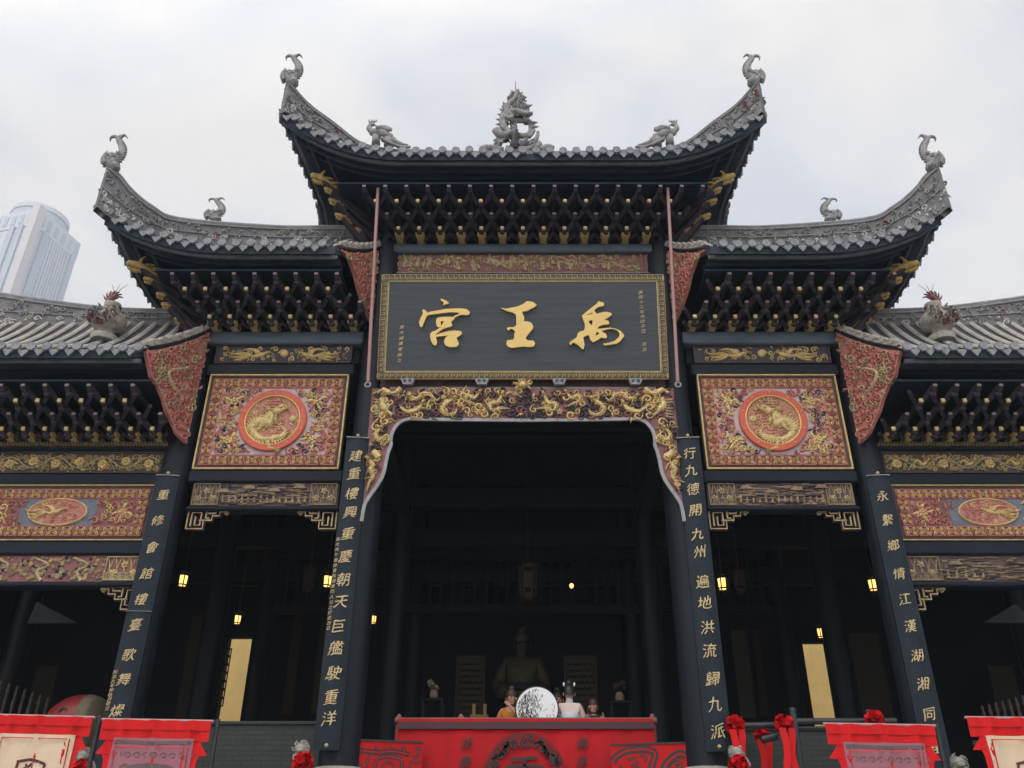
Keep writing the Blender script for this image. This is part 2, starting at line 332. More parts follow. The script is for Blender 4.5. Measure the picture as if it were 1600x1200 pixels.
def dragon(mb, fr, path, w, h, m=0, w0=0, head=0, spikes=True, legs=True, rnd=random):
    p = cr(path, 6); n = len(p)
    if head: p = p[::-1]               # head stands at p[0]
    ws = [w * (.75 + .45 * sin(pi * min(1, i / (n - 1) * 1.5))) if i < n * .7 else w * 1.05 * (1 - (i / (n - 1) - .7) / .33) for i in range(n)]
    mb.ribbon(fr, p, [max(.12 * w, q) for q in ws], h, m, w0)
    for i in range(1, n - 2, 1):       # back fin and belly scales stand out along the body
        a, b = p[i], p[i + 1]; dx, dy = b[0] - a[0], b[1] - a[1]; l = math.hypot(dx, dy) or 1; nx, ny = -dy / l, dx / l
        if spikes: mb.prism([(a[0] + nx * ws[i] * .8, a[1] + ny * ws[i] * .8), (b[0] + nx * ws[i] * .8, b[1] + ny * ws[i] * .8), (a[0] + nx * ws[i] * 1.7 + dx * .7, a[1] + ny * ws[i] * 1.7 + dy * .7)], w0, w0 + h * .6, fr, m)
    a = atan2(p[0][1] - p[2][1], p[0][0] - p[2][0]); x, y = p[0]
    L = lambda f, s_: (x + w * (f * cos(a) - s_ * sin(a)), y + w * (f * sin(a) + s_ * cos(a)))
    mb.dome(fr, L(.5, 0), w * 1.25, w * 1.1, h * 1.5, m, w0)                     # skull
    for s_ in (-1, 1):
        mb.ribbon(fr, cr([L(.9, .35 * s_), L(1.8, .5 * s_), L(2.5, .25 * s_ + .25)], 3), [w * .5] * 6 + [w * .3], h * 1.2, m, w0)     # jaws
        mb.ribbon(fr, cr([L(.2, .7 * s_), L(-.9, 1.5 * s_), L(-2.2, 1.4 * s_)], 3), taper(7, w * .28), h * 1.1, m, w0)                # horns
        for q in (.0, .5, 1): mb.ribbon(fr, cr([L(-.2, (.8 + q * .5) * s_), L(-.9 - q * .3, (1.6 + q) * s_), L(-1.9 + q, (2.0 + q) * s_)], 3), taper(7, w * .2), h, m, w0)  # mane
        mb.ribbon(fr, cr([L(2.2, .5 * s_), L(3, 1.3 * s_), L(2.6, 2.1 * s_)], 3), taper(7, w * .12), h, m, w0)                        # whiskers
    if legs:
        for i, sd in ((int(n * .28), 1), (int(n * .34), -1), (int(n * .68), 1)):
            q = p[i]; t = p[min(i + 1, n - 1)]; b = atan2(t[1] - q[1], t[0] - q[0]) + sd * 1.4
            k1 = (q[0] + w * 2.0 * cos(b), q[1] + w * 2.0 * sin(b)); k2 = (k1[0] + w * 1.7 * cos(b - sd * .9), k1[1] + w * 1.7 * sin(b - sd * .9))
            mb.ribbon(fr, cr([q, k1, k2], 4), [w * .55] * 4 + [w * .4] * 4 + [w * .3], h, m, w0)
            for f in (-.8, -.25, .3, .85):
                c = b - sd * .9 + f; mb.ribbon(fr, [k2, (k2[0] + w * .8 * cos(c), k2[1] + w * .8 * sin(c)), (k2[0] + w * 1.3 * cos(c + .3), k2[1] + w * 1.3 * sin(c + .3))], [w * .2, w * .16, w * .05], h, m, w0)
def bird(mb, fr, c, s, d, h, m=0, w0=0):       # flying phoenix, facing d
    x, y = c; T = lambda a, b: (x + d * s * a, y + s * b)
    mb.ribbon(fr, cr([T(.55, .15), T(.35, .12), T(.15, 0), T(-.25, -.08), T(-.5, -.02)], 4), [s * .04] * 3 + [s * .07] * 3 + [s * .13] * 6 + [s * .07] * 5, h, m, w0)
    mb.dome(fr, T(.58, .17), s * .08, s * .07, h * 1.2, m, w0); mb.ribbon(fr, [T(.62, .17), T(.78, .10)], [s * .04, s * .01], h, m, w0)
    for k in range(5): mb.ribbon(fr, cr([T(.1 - k * .06, .05), T(-.05 - k * .1, .25 + .03 * k), T(-.3 - k * .17, .40 - .03 * k)], 3), taper(7, s * .055), h, m, w0)
    for k in range(5): mb.ribbon(fr, cr([T(-.4, -.02), T(-.9, .12 - k * .11), T(-1.35, .02 - k * .10 + .1 * (k % 2)), T(-1.8 + .12 * k, .2 - k * .14)], 4), taper(13, s * .05), h, m, w0)
# ---------------------------------------------------------------- writing
_tc = {}
def glyph(ch):                          # outline loops of a character, centred, in units of its height
    if ch not in _tc:
        c = bpy.data.curves.new('writing', 'FONT'); c.body = ch; c.size = 1; c.align_x = 'CENTER'; c.resolution_u = 2
        o = bpy.data.objects.new('writing', c); COL.objects.link(o); bpy.context.view_layer.update()
        me = bpy.data.meshes.new_from_object(o.evaluated_get(bpy.context.evaluated_depsgraph_get()))
        vs = [tuple(v.co) for v in me.vertices]; nxt = {}; cnt = {}
        key = [(round(v[0], 4), round(v[1], 4)) for v in vs]
        for p in me.polygons:
            q = list(p.vertices)
            for i in range(len(q)):
                e = (key[q[i]], key[q[(i + 1) % len(q)]])
                if e[0] != e[1]: cnt[e] = cnt.get(e, 0) + 1
        for (a, b) in cnt:
            if (b, a) not in cnt: nxt.setdefault(a, []).append(b)
        loops = []
        while nxt:
            st = next(iter(nxt)); l = [st]; cur = st
            while cur in nxt:
                n = nxt[cur].pop()
                if not nxt[cur]: del nxt[cur]
                if n == st: break
                l.append(n); cur = n
            if len(l) > 2: loops.append(l)
        x = [v[0] for v in vs] or [0]; y = [v[1] for v in vs] or [0]; cx = (min(x) + max(x)) / 2; cy = (min(y) + max(y)) / 2
        _tc[ch] = [[(a - cx, b - cy) for a, b in l] for l in loops]
        bpy.data.objects.remove(o); bpy.data.curves.remove(c); bpy.data.meshes.remove(me)
    return _tc[ch]
def write(mb, fr, ch, c, size, h=.012, m=0, bold=.012, shear=.14, sq=1., wob=.035, seed=0, w0=0, rise=.10):
    """A character cut as a thin raised plate, its strokes softened and swelling as a brush leaves them."""
    out = []
    for l in glyph(ch):
        q = []                          # resample
        for i, a in enumerate(l):
            b = l[(i + 1) % len(l)]; d = math.hypot(b[0] - a[0], b[1] - a[1]); n = max(1, int(d / .028))
            q += [(a[0] + (b[0] - a[0]) * k / n, a[1] + (b[1] - a[1]) * k / n) for k in range(n)]
        n = len(q)
        for _ in range(2): q = [((q[i - 1][0] + 2 * q[i][0] + q[(i + 1) % n][0]) / 4, (q[i - 1][1] + 2 * q[i][1] + q[(i + 1) % n][1]) / 4) for i in range(n)]
        r = []
        for i, (x, y) in enumerate(q):
            p, s_ = q[i - 1], q[(i + 1) % n]; dx, dy = s_[0] - p[0], s_[1] - p[1]; L = math.hypot(dx, dy) or 1
            f = mnoise.noise(Vector((x * 5.5 + seed * 3.1, y * 5.5, seed * 1.3))) * .013 + bold * (1.25 - .9 * abs(dx) / L)      # horizontals thinner
            x, y = x + dy / L * f, y - dx / L * f
            w1 = mnoise.noise(Vector((x * 2.2 + seed * 7.1, y * 2.2, seed * 1.7))); w2 = mnoise.noise(Vector((x * 2.2, y * 2.2 + 9, seed * 2.3 + 5)))
            r.append((c[0] + (x + y * shear + w1 * wob * 2) * size, c[1] + (y * sq + x * rise - .10 * x * x + w2 * wob * 2) * size))
        out.append(r)
    if out: outline(out, fr, h, mb, m, w0)
def outline(splines, fr, h, mb, m=0, w0=0):      # filled shape with holes, from polygons
    c = bpy.data.curves.new('shape', 'CURVE'); c.dimensions = '2D'; c.fill_mode = 'BOTH'; c.extrude = h / 2
    for s_ in splines:
        q = c.splines.new('POLY'); q.points.add(len(s_) - 1); q.use_cyclic_u = True
        for p, (x, y) in zip(q.points, s_): p.co = (x, y, 0, 1)
    o = bpy.data.objects.new('shape', c); COL.objects.link(o); bpy.context.view_layer.update()
    me = bpy.data.meshes.new_from_object(o.evaluated_get(bpy.context.evaluated_depsgraph_get()))
    mb.add([fr(v.co.x, v.co.y, w0 + h / 2 + v.co.z) for v in me.vertices], [tuple(p.vertices) for p in me.polygons], m)
    bpy.data.objects.remove(o); bpy.data.curves.remove(c); bpy.data.meshes.remove(me)

# ---------------------------------------------------------------- the gate tower: one building, every member a part of it
FLOOR = 2.45
gate = empty('temple_gate', (0, 13, FLOOR), 'black and gilt timber temple gate of five bays with stepped upturned grey tile roofs', 'gate')
def part(mb, name, mats, label=None, parent=None):
    o = mb.build(name, mats, parent or gate)
    if label: o['label'] = label
    return o
FY = 12.85
XI, XO, XF = 2.56, 5.68, 9.05           # column centre lines
zE = lambda y, Y=FY: Zy(y, Y)
for s in (-1, 1):
    for X, r, zt in ((XI, .29, Zy(390, 13)), (XO, .25, Zy(525, 13)), (XF, .25, Zy(690, 13))):
        mb = MB(); mb.lathe([(r * 1.0, FLOOR), (r, FLOOR + 2), (r * .94, zt)], (s * X, 13.0, 0), 28); part(mb, 'column', M['black_lacquer'])
        mb = MB(); mb.lathe([(r * 1.5, FLOOR), (r * 1.55, FLOOR + .1), (r * 1.35, FLOOR + .18), (r * 1.05, FLOOR + .22)], (s * X, 13.0, 0), 24); part(mb, 'column_base', M['stone'])
def rect(px0, y0, px1, y1, Y):           # left-half rectangle on the plane at Y, from its corners in the picture -> x0,x1,z0,z1 (|X|)
    a = abs(Xx(px0, (y0 + y1) / 2, Y)); b = abs(Xx(px1, (y0 + y1) / 2, Y)); return min(a, b), max(a, b), Zy(y1, Y), Zy(y0, Y)
def beam(x0, x1, y0, y1, Y=FY, dep=.32, mt='beam_paint', name='beam', b=.025):
    mb = MB(); mb.bbox(x0, x1, Y, Y + dep, Zy(y1, Y), Zy(y0, Y), b); return part(mb, name, M[mt])
XIi, XIo = 2.27, 2.95                    # inner bay column faces
def moulding(mb, fr, u0, u1, v0, v1, t, h, m=0, w0=0):
    mb.bbox(u0, u1, w0, w0 + h, v1 - t, v1, t * .3, m, Fr(fr.O, fr.U, fr.N, fr.V)); mb.bbox(u0, u1, w0, w0 + h, v0, v0 + t, t * .3, m, Fr(fr.O, fr.U, fr.N, fr.V))
    for a in (u0, u1 - t): mb.bbox(a, a + t, w0, w0 + h, v0 + t, v1 - t, t * .3, m, Fr(fr.O, fr.U, fr.N, fr.V))
def vine_relief(mb, fr, u0, u1, v0, v1, h, seed, m=(0,), kind='vine', w0=0):
    rnd = random.Random(seed); H = v1 - v0; um = (u0 + u1) / 2; vm = (v0 + v1) / 2
    if kind == 'phoenix':
        mb.dome(fr, (um, vm + H * .05), H * .24, H * .24, h * 1.3, m[0], w0, 10); mb.ribbon(fr, spiral(um, vm, H * .3, 0, .97, 1, 14), H * .04, h, m[0], w0)
        for d in (-1, 1):
            bird(mb, fr, (um - d * H * 1.35, vm - H * .05), H * .95, d, h * 1.2, m[0], w0)
        scatter(mb, fr, lambda u, v, q: v0 + q < v < v1 - q and u0 + q < u < u1 - q and abs(u - um) > H * .4, (u0, u1, v0, v1), H * .14, h * .7, seed, m, w0, 400, 2.0)
    elif kind == 'figures':
        for k in range(int((u1 - u0) / H * 3.2)):      # crowded small figures, horses and boughs
            u = u0 + H * .2 + (u1 - u0 - H * .4) * rnd.random(); v = v0 + H * rnd.uniform(.1, .5); t = H * rnd.uniform(.25, .45); a = rnd.uniform(-.5, .5)
            mb.ribbon(fr, cr([(u, v), (u + a * t * .4, v + t * .5), (u + a * t, v + t)], 3), [H * .05] * 2 + [H * .08] * 3 + [H * .03] * 2, h, rnd.choice(m), w0)
            mb.dome(fr, (u + a * t, v + t + H * .06), H * .06, H * .07, h * 1.1, rnd.choice(m), w0, 6)
        for k in range(int((u1 - u0) / H * 2.2)):
            u = u0 + H * .4 + (u1 - u0 - H * 1.2) * rnd.random(); v = v0 + H * rnd.uniform(.15, .85); l = H * rnd.uniform(.4, .9); mb.ribbon(fr, cr([(u, v), (u + l * .3, min(v1 - .02, v + H * .12)), (u + l * .7, max(v0 + .02, v - H * .1)), (u + l, v)], 4), taper(13, H * .045), h, rnd.choice(m), w0)
        scatter(mb, fr, lambda u, v, q: v0 + q < v < v1 - q and u0 + q < u < u1 - q, (u0, u1, v0, v1), H * .12, h * .75, seed, m, w0, 900, 1.7)
    else:
        n = max(2, int((u1 - u0) / (H * 1.05))); st = (u1 - u0) / n
        stem = [(u0 + i * (u1 - u0) / (n * 6), vm + H * .3 * sin(pi * i / 6)) for i in range(n * 6 + 1)]
        mb.ribbon(fr, stem, H * .045, h * .9, m[-1], w0)
        for k in range(n):
            c = (u0 + (k + .5) * st, vm + (.02 if k % 2 else -.02))
            d = 1 if k % 2 else -1
            if k % 2 == 0 or kind == 'flower': flower(mb, fr, c, H * .27, h * 1.4, 7, m[0], w0)
            else: dragon(mb, fr, [(c[0] - st * .3, vm - H * .1), (c[0] - st * .1, vm + H * .15), (c[0] + st * .1, vm - H * .12), (c[0] + st * .32, vm + H * .08)], H * .07, h * 1.2, m[0], w0, k % 2, False, False)
            for a in range(4): curl(mb, fr, (c[0] + st * .36 * (-1) ** a, vm + H * .28 * (1 if a < 2 else -1)), H * .15, rnd.uniform(0, 6), d * (-1) ** a, h, .24, m[-1], w0)
        scatter(mb, fr, lambda u, v, q: v0 + q < v < v1 - q and u0 + q < u < u1 - q, (u0, u1, v0, v1), H * .13, h * .75, seed, m, w0, 500, 2.0)
def carved_strip(name, s, x0, x1, z0, z1, Y, seed, kind, ground='brown_carving', gold='gold', label=None, h=.03, frame=None):
    """Recessed carved board between two beams: ground, gilded relief and its narrow frame."""
    g = MB(); g.box(min(s * x0, s * x1), max(s * x0, s * x1), Y + .03, Y + .12, z0, z1); o = part(g, name, M[ground], label)
    fr = Fr((0, Y + .03, 0), (s, 0, 0)); r = MB(); pad = (z1 - z0) * .07
    vine_relief(r, fr, x0 + pad * 2, x1 - pad * 2, z0 + pad, z1 - pad, h, seed, (0, 0, 1), kind); r.build('gilded_relief', [M[gold], M['dull_gold']], o)
    f = MB(); moulding(f, fr, x0, x1, z0, z1, .022, .035); f.build('frame', M[frame or 'brown_carving'], o)
    return o
def weathered_strip(s, x0, x1, z0, z1, Y, seed, label, scene):
    """Lowest carved board: old village scenes between two latticed ends, the gilding worn away."""
    g = MB(); g.box(min(s * x0, s * x1), max(s * x0, s * x1), Y + .03, Y + .12, z0, z1); o = part(g, 'worn_carved_panel', M['rose_wood' if scene == 'tree' else 'brown_carving'], label)
    fr = Fr((0, Y + .03, 0), (s, 0, 0)); r = MB(); H = z1 - z0; W_ = x1 - x0; rnd = random.Random(seed); e = W_ * .2
    for a in (x0, x1 - e):
        moulding(r, fr, a + .02, a + e - .02, z0 + .02, z1 - .02, .02, .03, 1)
        for k in range(5): r.ribbon(fr, [(a + .04 + k * e * .18, z0 + .04), (a + .04 + k * e * .18 + e * .14, z1 - .04)], .008, .018, 1); r.ribbon(fr, [(a + .04 + k * e * .18 + e * .14, z0 + .04), (a + .04 + k * e * .18, z1 - .04)], .008, .018, 1)
        for k in range(3): flower(r, fr, (a + e * (.25 + .25 * k), z0 + H * (.35 + .3 * (k % 2))), H * .14, .035, 5, 0)
        for q in meander(a + .04, a + e - .04, z0 + H * .22, H * .22): r.ribbon(fr, q, .008, .024, 1, 0, True)
    if scene == 'tree':
        for t in range(3):
            b = x0 + e + (W_ - 2 * e) * (.16 + .33 * t)
            r.ribbon(fr, cr([(b, z0 + .02), (b + .1, z0 + H * .4), (b - .05, z0 + H * .65), (b + .22, z1 - .03)], 4), [.03] * 6 + [.018] * 7, .03, 1)
            for k in range(70): p = (b + rnd.uniform(-.3, .36), z0 + H * rnd.uniform(.12, .92)); flower(r, fr, p, rnd.uniform(.018, .036), .035, 5, rnd.choice((0, 1, 1, 2, 3)))
    else:
        for k in range(130):
            u = rnd.uniform(x0 + e * .9, x1 - e); v = z0 + H * rnd.uniform(.08, .92); l = rnd.uniform(.08, .32)
            if u + l > x1 - e: l = x1 - e - u
            r.ribbon(fr, cr([(u, v), (u + l * .5, min(z1 - .02, v + rnd.uniform(-.02, .02))), (u + l, v)], 3), [.004] + [rnd.uniform(.006, .02)] * 5 + [.004], rnd.uniform(.015, .04), rnd.choice((1, 2, 2, 3)))
        for k in range(14 if seed % 2 == 0 and seed < 60 else 5):      # small carved figures and pavilions
            u = x0 + e + (W_ - 2 * e) * (k + .5) / 14; v = z0 + H * .16; t = H * rnd.uniform(.3, .6)
            r.ribbon(fr, [(u, v), (u + .01, v + t * .6)], [.026, .016], .035, rnd.choice((1, 2))); r.dome(fr, (u + .01, v + t * .75), .018, .02, .035, 1)
            if k % 4 == 1: r.prism([(u - .1, v + t), (u + .12, v + t), (u + .07, v + t + .06), (u - .05, v + t + .06)], 0, .04, fr, 2)
    r.build('worn_relief', [M['gold'] if scene == 'tree' else M['dull_gold'], M['dull_gold'] if scene == 'tree' else M['worn_tan'], M['plaster_warm'] if scene == 'tree' else M['worn_tan'], M['dark_cloud']], o)
def border_motifs(mb, fr, u0, u1, v0, v1, n, h, m_g, m_r, vert=False):
    """Repeated fretted squares of the pink and gilt border."""
    st = ((v1 - v0) if vert else (u1 - u0)) / n
    for k in range(n):
        if vert: a, b, c, d = u0, u1, v0 + k * st, v0 + (k + 1) * st
        else: a, b, c, d = u0 + k * st, u0 + (k + 1) * st, v0, v1
        g = .012; x, y = (a + b) / 2, (c + d) / 2; hw, hh = (b - a) / 2 - g, (d - c) / 2 - g
        mb.ribbon(fr, [(x - hw, y - hh), (x + hw, y - hh), (x + hw, y + hh), (x - hw, y + hh), (x - hw, y - hh)], .013, h, m_r)
        for sg in (-1, 1): mb.ribbon(fr, cr([(x - hw, y + sg * hh), (x - hw * .3, y + sg * hh * .45), (x + hw * .3, y + sg * hh * .45), (x + hw, y + sg * hh)], 3), .012, h * .8, m_r); mb.ribbon(fr, cr([(x + sg * hw, y - hh), (x + sg * hw * .45, y - hh * .3), (x + sg * hw * .45, y + hh * .3), (x + sg * hw, y + hh)], 3), .012, h * .8, m_r)
        for i in (-1, 1):
            for j in (-1, 1): mb.ribbon(fr, spiral(x + i * hw * .5, y + j * hh * .5, min(hw, hh) * .42, atan2(-j, -i), 1.1, i * j, 8), .011, h * 1.25, m_g)
        flower(mb, fr, (x, y), min(hw, hh) * .38, h * 1.3, 4, m_g)
def big_panel(s, x0, x1, z0, z1, Y, seed, label):
    """Pierced pink panel with a round dragon medallion."""
    g = MB(); g.box(min(s * x0, s * x1), max(s * x0, s * x1), Y + .02, Y + .12, z0, z1); o = part(g, 'medallion_panel', M['brown_carving'], label)
    fr = Fr((0, Y + .02, 0), (s, 0, 0)); f = MB(); moulding(f, fr, x0, x1, z0, z1, .028, .05, 0); f.build('gilt_frame', M['gold'], o)
    a0, a1, b0, b1 = x0 + .075, x1 - .075, z0 + .075, z1 - .075; bw = .18
    bd = MB(); bd.box(min(s * a0, s * a1), max(s * a0, s * a1), Y + .012, Y + .018, b0, b1, 2)
    fb = Fr((0, Y + .012, 0), (s, 0, 0))
    nh = 9; border_motifs(bd, fb, a0, a1, b1 - bw, b1, nh, .028, 1, 0); border_motifs(bd, fb, a0, a1, b0, b0 + bw, nh, .028, 1, 0)
    for u in (a0, a1 - bw): border_motifs(bd, fb, u, u + bw, b0 + bw, b1 - bw, 5, .028, 1, 0, True)
    for u in (a0 + bw, a1 - bw): bd.ribbon(fb, [(u, b0 + bw), (u, b1 - bw)], .012, .03, 0)
    for v in (b0 + bw, b1 - bw): bd.ribbon(fb, [(a0 + bw, v), (a1 - bw, v)], .012, .03, 0)
    bd.build('fretted_border', [M['rose_paint'], M['gold'], M['rose_wood']], o)
    i0, i1, j0, j1 = a0 + bw, a1 - bw, b0 + bw, b1 - bw; cx, cz = (x0 + x1) / 2, (z0 + z1) / 2 + .0
    fl = MB(); fl.box(min(s * i0, s * i1), max(s * i0, s * i1), Y + .004, Y + .009, j0, j1); fl.build('pale_ground', M['pale_field'], o)
    fg = Fr((0, Y + .004, 0), (s, 0, 0)); R = .565; v = MB(); rnd = random.Random(seed)
    for i in (-1, 1):
        for j in (-1, 1):
            c = (cx + i * .70, cz + j * .36); flower(v, fg, c, .085, .045, 6, 0)
            for k in range(6):
                a = k * pi / 3 + .3; leafy(v, fg, (c[0] + .06 * cos(a), c[1] + .06 * sin(a)), a, .15, .03, .035, k % 2)
            for (du, dv, rr) in ((.16, .12, .06), (-.14, .14, .055), (.16, -.08, .06), (-.13, -.12, .05), (.02, .2, .05), (-.02, -.22, .05), (.22, -.22, .05), (-.3, .17, .045)):
                p = (c[0] + i * du, c[1] + j * dv)
                if math.hypot(p[0] - cx, p[1] - cz) > R + .07 and i0 + .04 < p[0] < i1 - .04 and j0 + .04 < p[1] < j1 - .04: curl(v, fg, p, rr, rnd.uniform(0, 6), i * j, .035, .26, rnd.choice((0, 1, 1)))
        for t in range(2):  v.ribbon(fg, cr([(cx + i * .95, cz - .3 + t * .6), (cx + i * .78, cz), (cx + i * .9, cz + .3 - t * .6)], 5), .012, .03, 1)
    scatter(v, fg, lambda u, w, q: i0 + q < u < i1 - q and j0 + q < w < j1 - q and math.hypot(u - cx, w - cz) > R + q + .03, (i0, i1, j0, j1), .05, .034, seed, (0, 1, 1, 0, 2), 0, 3200, 1.25)
    v.build('vine_relief', [M['gold'], M['rose_paint'], M['dark_cloud']], o)
    # medallion: red ring with gilt nails, dragon on rose ground
    fm = Fr((0, Y - .01, 0), (s, 0, 0)); N_ = 56
    ring = MB(); vs = []
    for r_, w_ in ((R, -.02), (R, .03), (R - .01, .04), (R - .095, .04), (R - .105, .03), (R - .105, -.01)):
        vs += [fm(cx + r_ * cos(2 * pi * k / N_), cz + r_ * sin(2 * pi * k / N_), w_) for k in range(N_)]
    ring.add(vs, [(a * N_ + k, a * N_ + (k + 1) % N_, (a + 1) * N_ + (k + 1) % N_, (a + 1) * N_ + k) for a in range(5) for k in range(N_)], 0, False)
    for k in range(10): a = 2 * pi * (k + .5) / 10; ring.dome(fm, (cx + (R - .05) * cos(a), cz + (R - .05) * sin(a)), .013, .013, .014, 1, .04, 6)
    rr = [(cx + (R - .11) * cos(2 * pi * k / 40), cz + (R - .11) * sin(2 * pi * k / 40)) for k in range(41)]
    ring.ribbon(fm, rr, .012, .035, 1, .01); ring.build('medallion_ring', [M['orange_red'], M['bright_gold']], o)
    md = MB(); md.prism([(cx + (R - .1) * cos(2 * pi * k / 40), cz + (R - .1) * sin(2 * pi * k / 40)) for k in range(40)], -.01, .006, fm, 0)
    for k in range(16):
        y = cz - .40 + .8 * k / 15; hw = sqrt(max(0, (R - .13) ** 2 - (y - cz) ** 2)) * .95; a = cx - hw + rnd.random() * hw * .8; b = min(cx + hw, a + rnd.uniform(.15, .45))
        md.ribbon(fm, cr([(a, y), ((a + b) / 2, y + .012), (b, y)], 3), taper(7, .012), .016, 0, .006)
    md.build('medallion_ground', M['rose_paint'], o)
    d = MB(); fd = Fr((0, Y - .016, 0), (s, 0, 0)); q = 1                   # coiled dragon facing inwards, a pearl before it
    dragon(d, fd, [(cx - .02, cz + .14), (cx + .12, cz + .02), (cx + .02, cz - .06), (cx + .22, cz - .02), (cx + .34, cz - .16), (cx + .16, cz - .34), (cx - .10, cz - .33), (cx - .24, cz - .22), (cx - .16, cz - .12)], .072, .05, 0)
    d.dome(fd, (cx - .33, cz + .02), .07, .07, .04, 0); scatter(d, fd, lambda u, w, q_: math.hypot(u - cx, w - cz) < R - .16 and 1, (cx - .42, cx + .42, cz - .45, cz + .45), .042, .018, seed + 3, (0,), 0, 160)
    d.build('coiled_dragon', M['scaled_gold'], o)
def oval_panel(s, x0, x1, z0, z1, Y, seed, label):
    """Outer bay panel: pink border and an oval cartouche."""
    g = MB(); g.box(min(s * x0, s * x1), max(s * x0, s * x1), Y + .02, Y + .12, z0, z1); o = part(g, 'cartouche_panel', M['brown_carving'], label)
    fr = Fr((0, Y + .02, 0), (s, 0, 0)); f = MB(); moulding(f, fr, x0, x1, z0, z1, .018, .04, 0); f.build('gilt_frame', M['gold'], o)
    a0, a1, b0, b1 = x0 + .12, x1 - .12, z0 + .07, z1 - .07; bw = .17
    bd = MB(); bd.box(min(s * a0, s * a1), max(s * a0, s * a1), Y + .012, Y + .018, b0, b1, 2); fb = Fr((0, Y + .012, 0), (s, 0, 0))
    border_motifs(bd, fb, a0, a1, b1 - bw, b1, 13, .028, 1, 0); border_motifs(bd, fb, a0, a1, b0, b0 + bw, 13, .028, 1, 0)
    for u in (a0, a1 - bw): border_motifs(bd, fb, u, u + bw, b0 + bw, b1 - bw, 2, .028, 1, 0, True)
    bd.build('fretted_border', [M['rose_paint'], M['gold'], M['rose_wood']], o)
    i0, i1, j0, j1 = a0 + bw, a1 - bw, b0 + bw, b1 - bw; cx, cz = (x0 + x1) / 2, (z0 + z1) / 2
    fl = MB(); fl.box(min(s * i0, s * i1), max(s * i0, s * i1), Y + .004, Y + .009, j0, j1, 1); c_ = (x0 + x1) / 2; fl.box(min(s * (c_ - .6), s * (c_ + .6)), max(s * (c_ - .6), s * (c_ + .6)), Y + .001, Y + .0035, j0, j1); fl.build('blue_ground', [M['blue_field'], M['rose_wood']], o)
    fg = Fr((0, Y + .004, 0), (s, 0, 0)); v = MB(); rx, rz = .46, (j1 - j0) / 2 - .005
    for i in (-1, 1):
        flower(v, fg, (cx + i * 1.02, cz), .075, .04, 6, 0)
        for k in range(8): a = k * pi / 4; leafy(v, fg, (cx + i * 1.02 + .06 * cos(a), cz + .05 * sin(a)), a, .14, .025, .03, k % 2)
    scatter(v, fg, lambda u, w, q: i0 + q < u < i1 - q and j0 + q < w < j1 - q and abs(u - cx) > .56 + .16 * (abs(w - cz) < .1), (i0, i1, j0, j1), .052, .034, seed, (0, 1, 1), 0, 1800, 1.4)
    v.build('vine_relief', [M['gold'], M['rose_paint']], o)
    m = MB(); el = [(cx + rx * cos(t) * (1 if abs(cos(t)) < .99 else 1), cz + rz * sin(t)) for t in [2 * pi * k / 40 for k in range(40)]]
    m.prism(el, 0, .02, fg, 1); m.ribbon(fg, el + el[:1], .016, .04, 0)
    bird(m, fg, (cx + .05, cz), .27, -1, .035, 0, .02); scatter(m, fg, lambda u, w, q: ((u - cx) / rx) ** 2 + ((w - cz) / rz) ** 2 < .72, (cx - rx, cx + rx, cz - rz, cz + rz), .04, .016, seed + 1, (0, 1), .02, 160)
    m.build('oval_cartouche', [M['gold'], M['rose_paint']], o)
def fret_bracket(s, x, z, d, w, h, Y):
    """Pierced angular bracket in the corner under a beam; x is the column side, d points into the opening."""
    mb = MB(); fr = Fr((0, Y, 0), (s, 0, 0)); U = lambda a, b: (x + d * w * a, z - h * b)
    for p in ([(0, .03), (0, .97), (.42, .97), (.42, .55), (.62, .55), (.62, .33), (.8, .33), (.8, .12), (1, .12), (1, .03), (0, .03)],
              [(.1, .85), (.1, .16), (.34, .16), (.34, .80), (.2, .80), (.2, .36)], [(.46, .10), (.46, .44), (.55, .44)], [(.5, .2), (.70, .2), (.70, .08)], [(.30, .55), (.42, .55)]):
        q = [U(a, b) for a, b in p]; mb.ribbon(fr, q, .020, .07, 0, -.03, True); mb.ribbon(fr, q, .010, .016, 1, .041, True)
    mb.ribbon(fr, spiral(*U(.95, .16), .045, 0, 1.2, 1), .014, .05, 1)
    part(mb, 'fret_bracket', [M['brown_carving'], M['dull_gold']])
# --- centre bay
beam(-2.72, 2.72, 380, 393, 12.78, .5, 'pale_beam')
b = MB(); b.box(-2.55, 2.55, 12.97, 13.1, Zy(664), Zy(392)); part(b, 'backing_board', M['beam_paint'])
x0, x1, z0, z1 = rect(605, 394, 817, 427, FY)
o = carved_strip('carved_panel', 1, -x1, x1, z0, z1, FY, 11, 'figures', 'rose_wood', 'dull_gold', 'faded gilt scene of figures and trees above the name board', .035, 'grey_trim')
b = MB(); xs = Xx(1000, 412); zz = (z0 + z1) / 2
for k in range(4): b.box(xs + k * .085, xs + k * .085 + .05, FY, FY + .025, z0 + .03, z1 - .03 - .05 * (k % 2))
b.build('red_pavilion', M['rose_wood'], o)
beam(-2.5, 2.5, 590, 607, 12.76, .3, 'brown_carving')
b = MB(); b.bbox(-2.25, 2.25, 12.72, 12.9, Zy(609, 12.72), Zy(604, 12.72), .01); part(b, 'lintel_cap', M['grey_trim'])
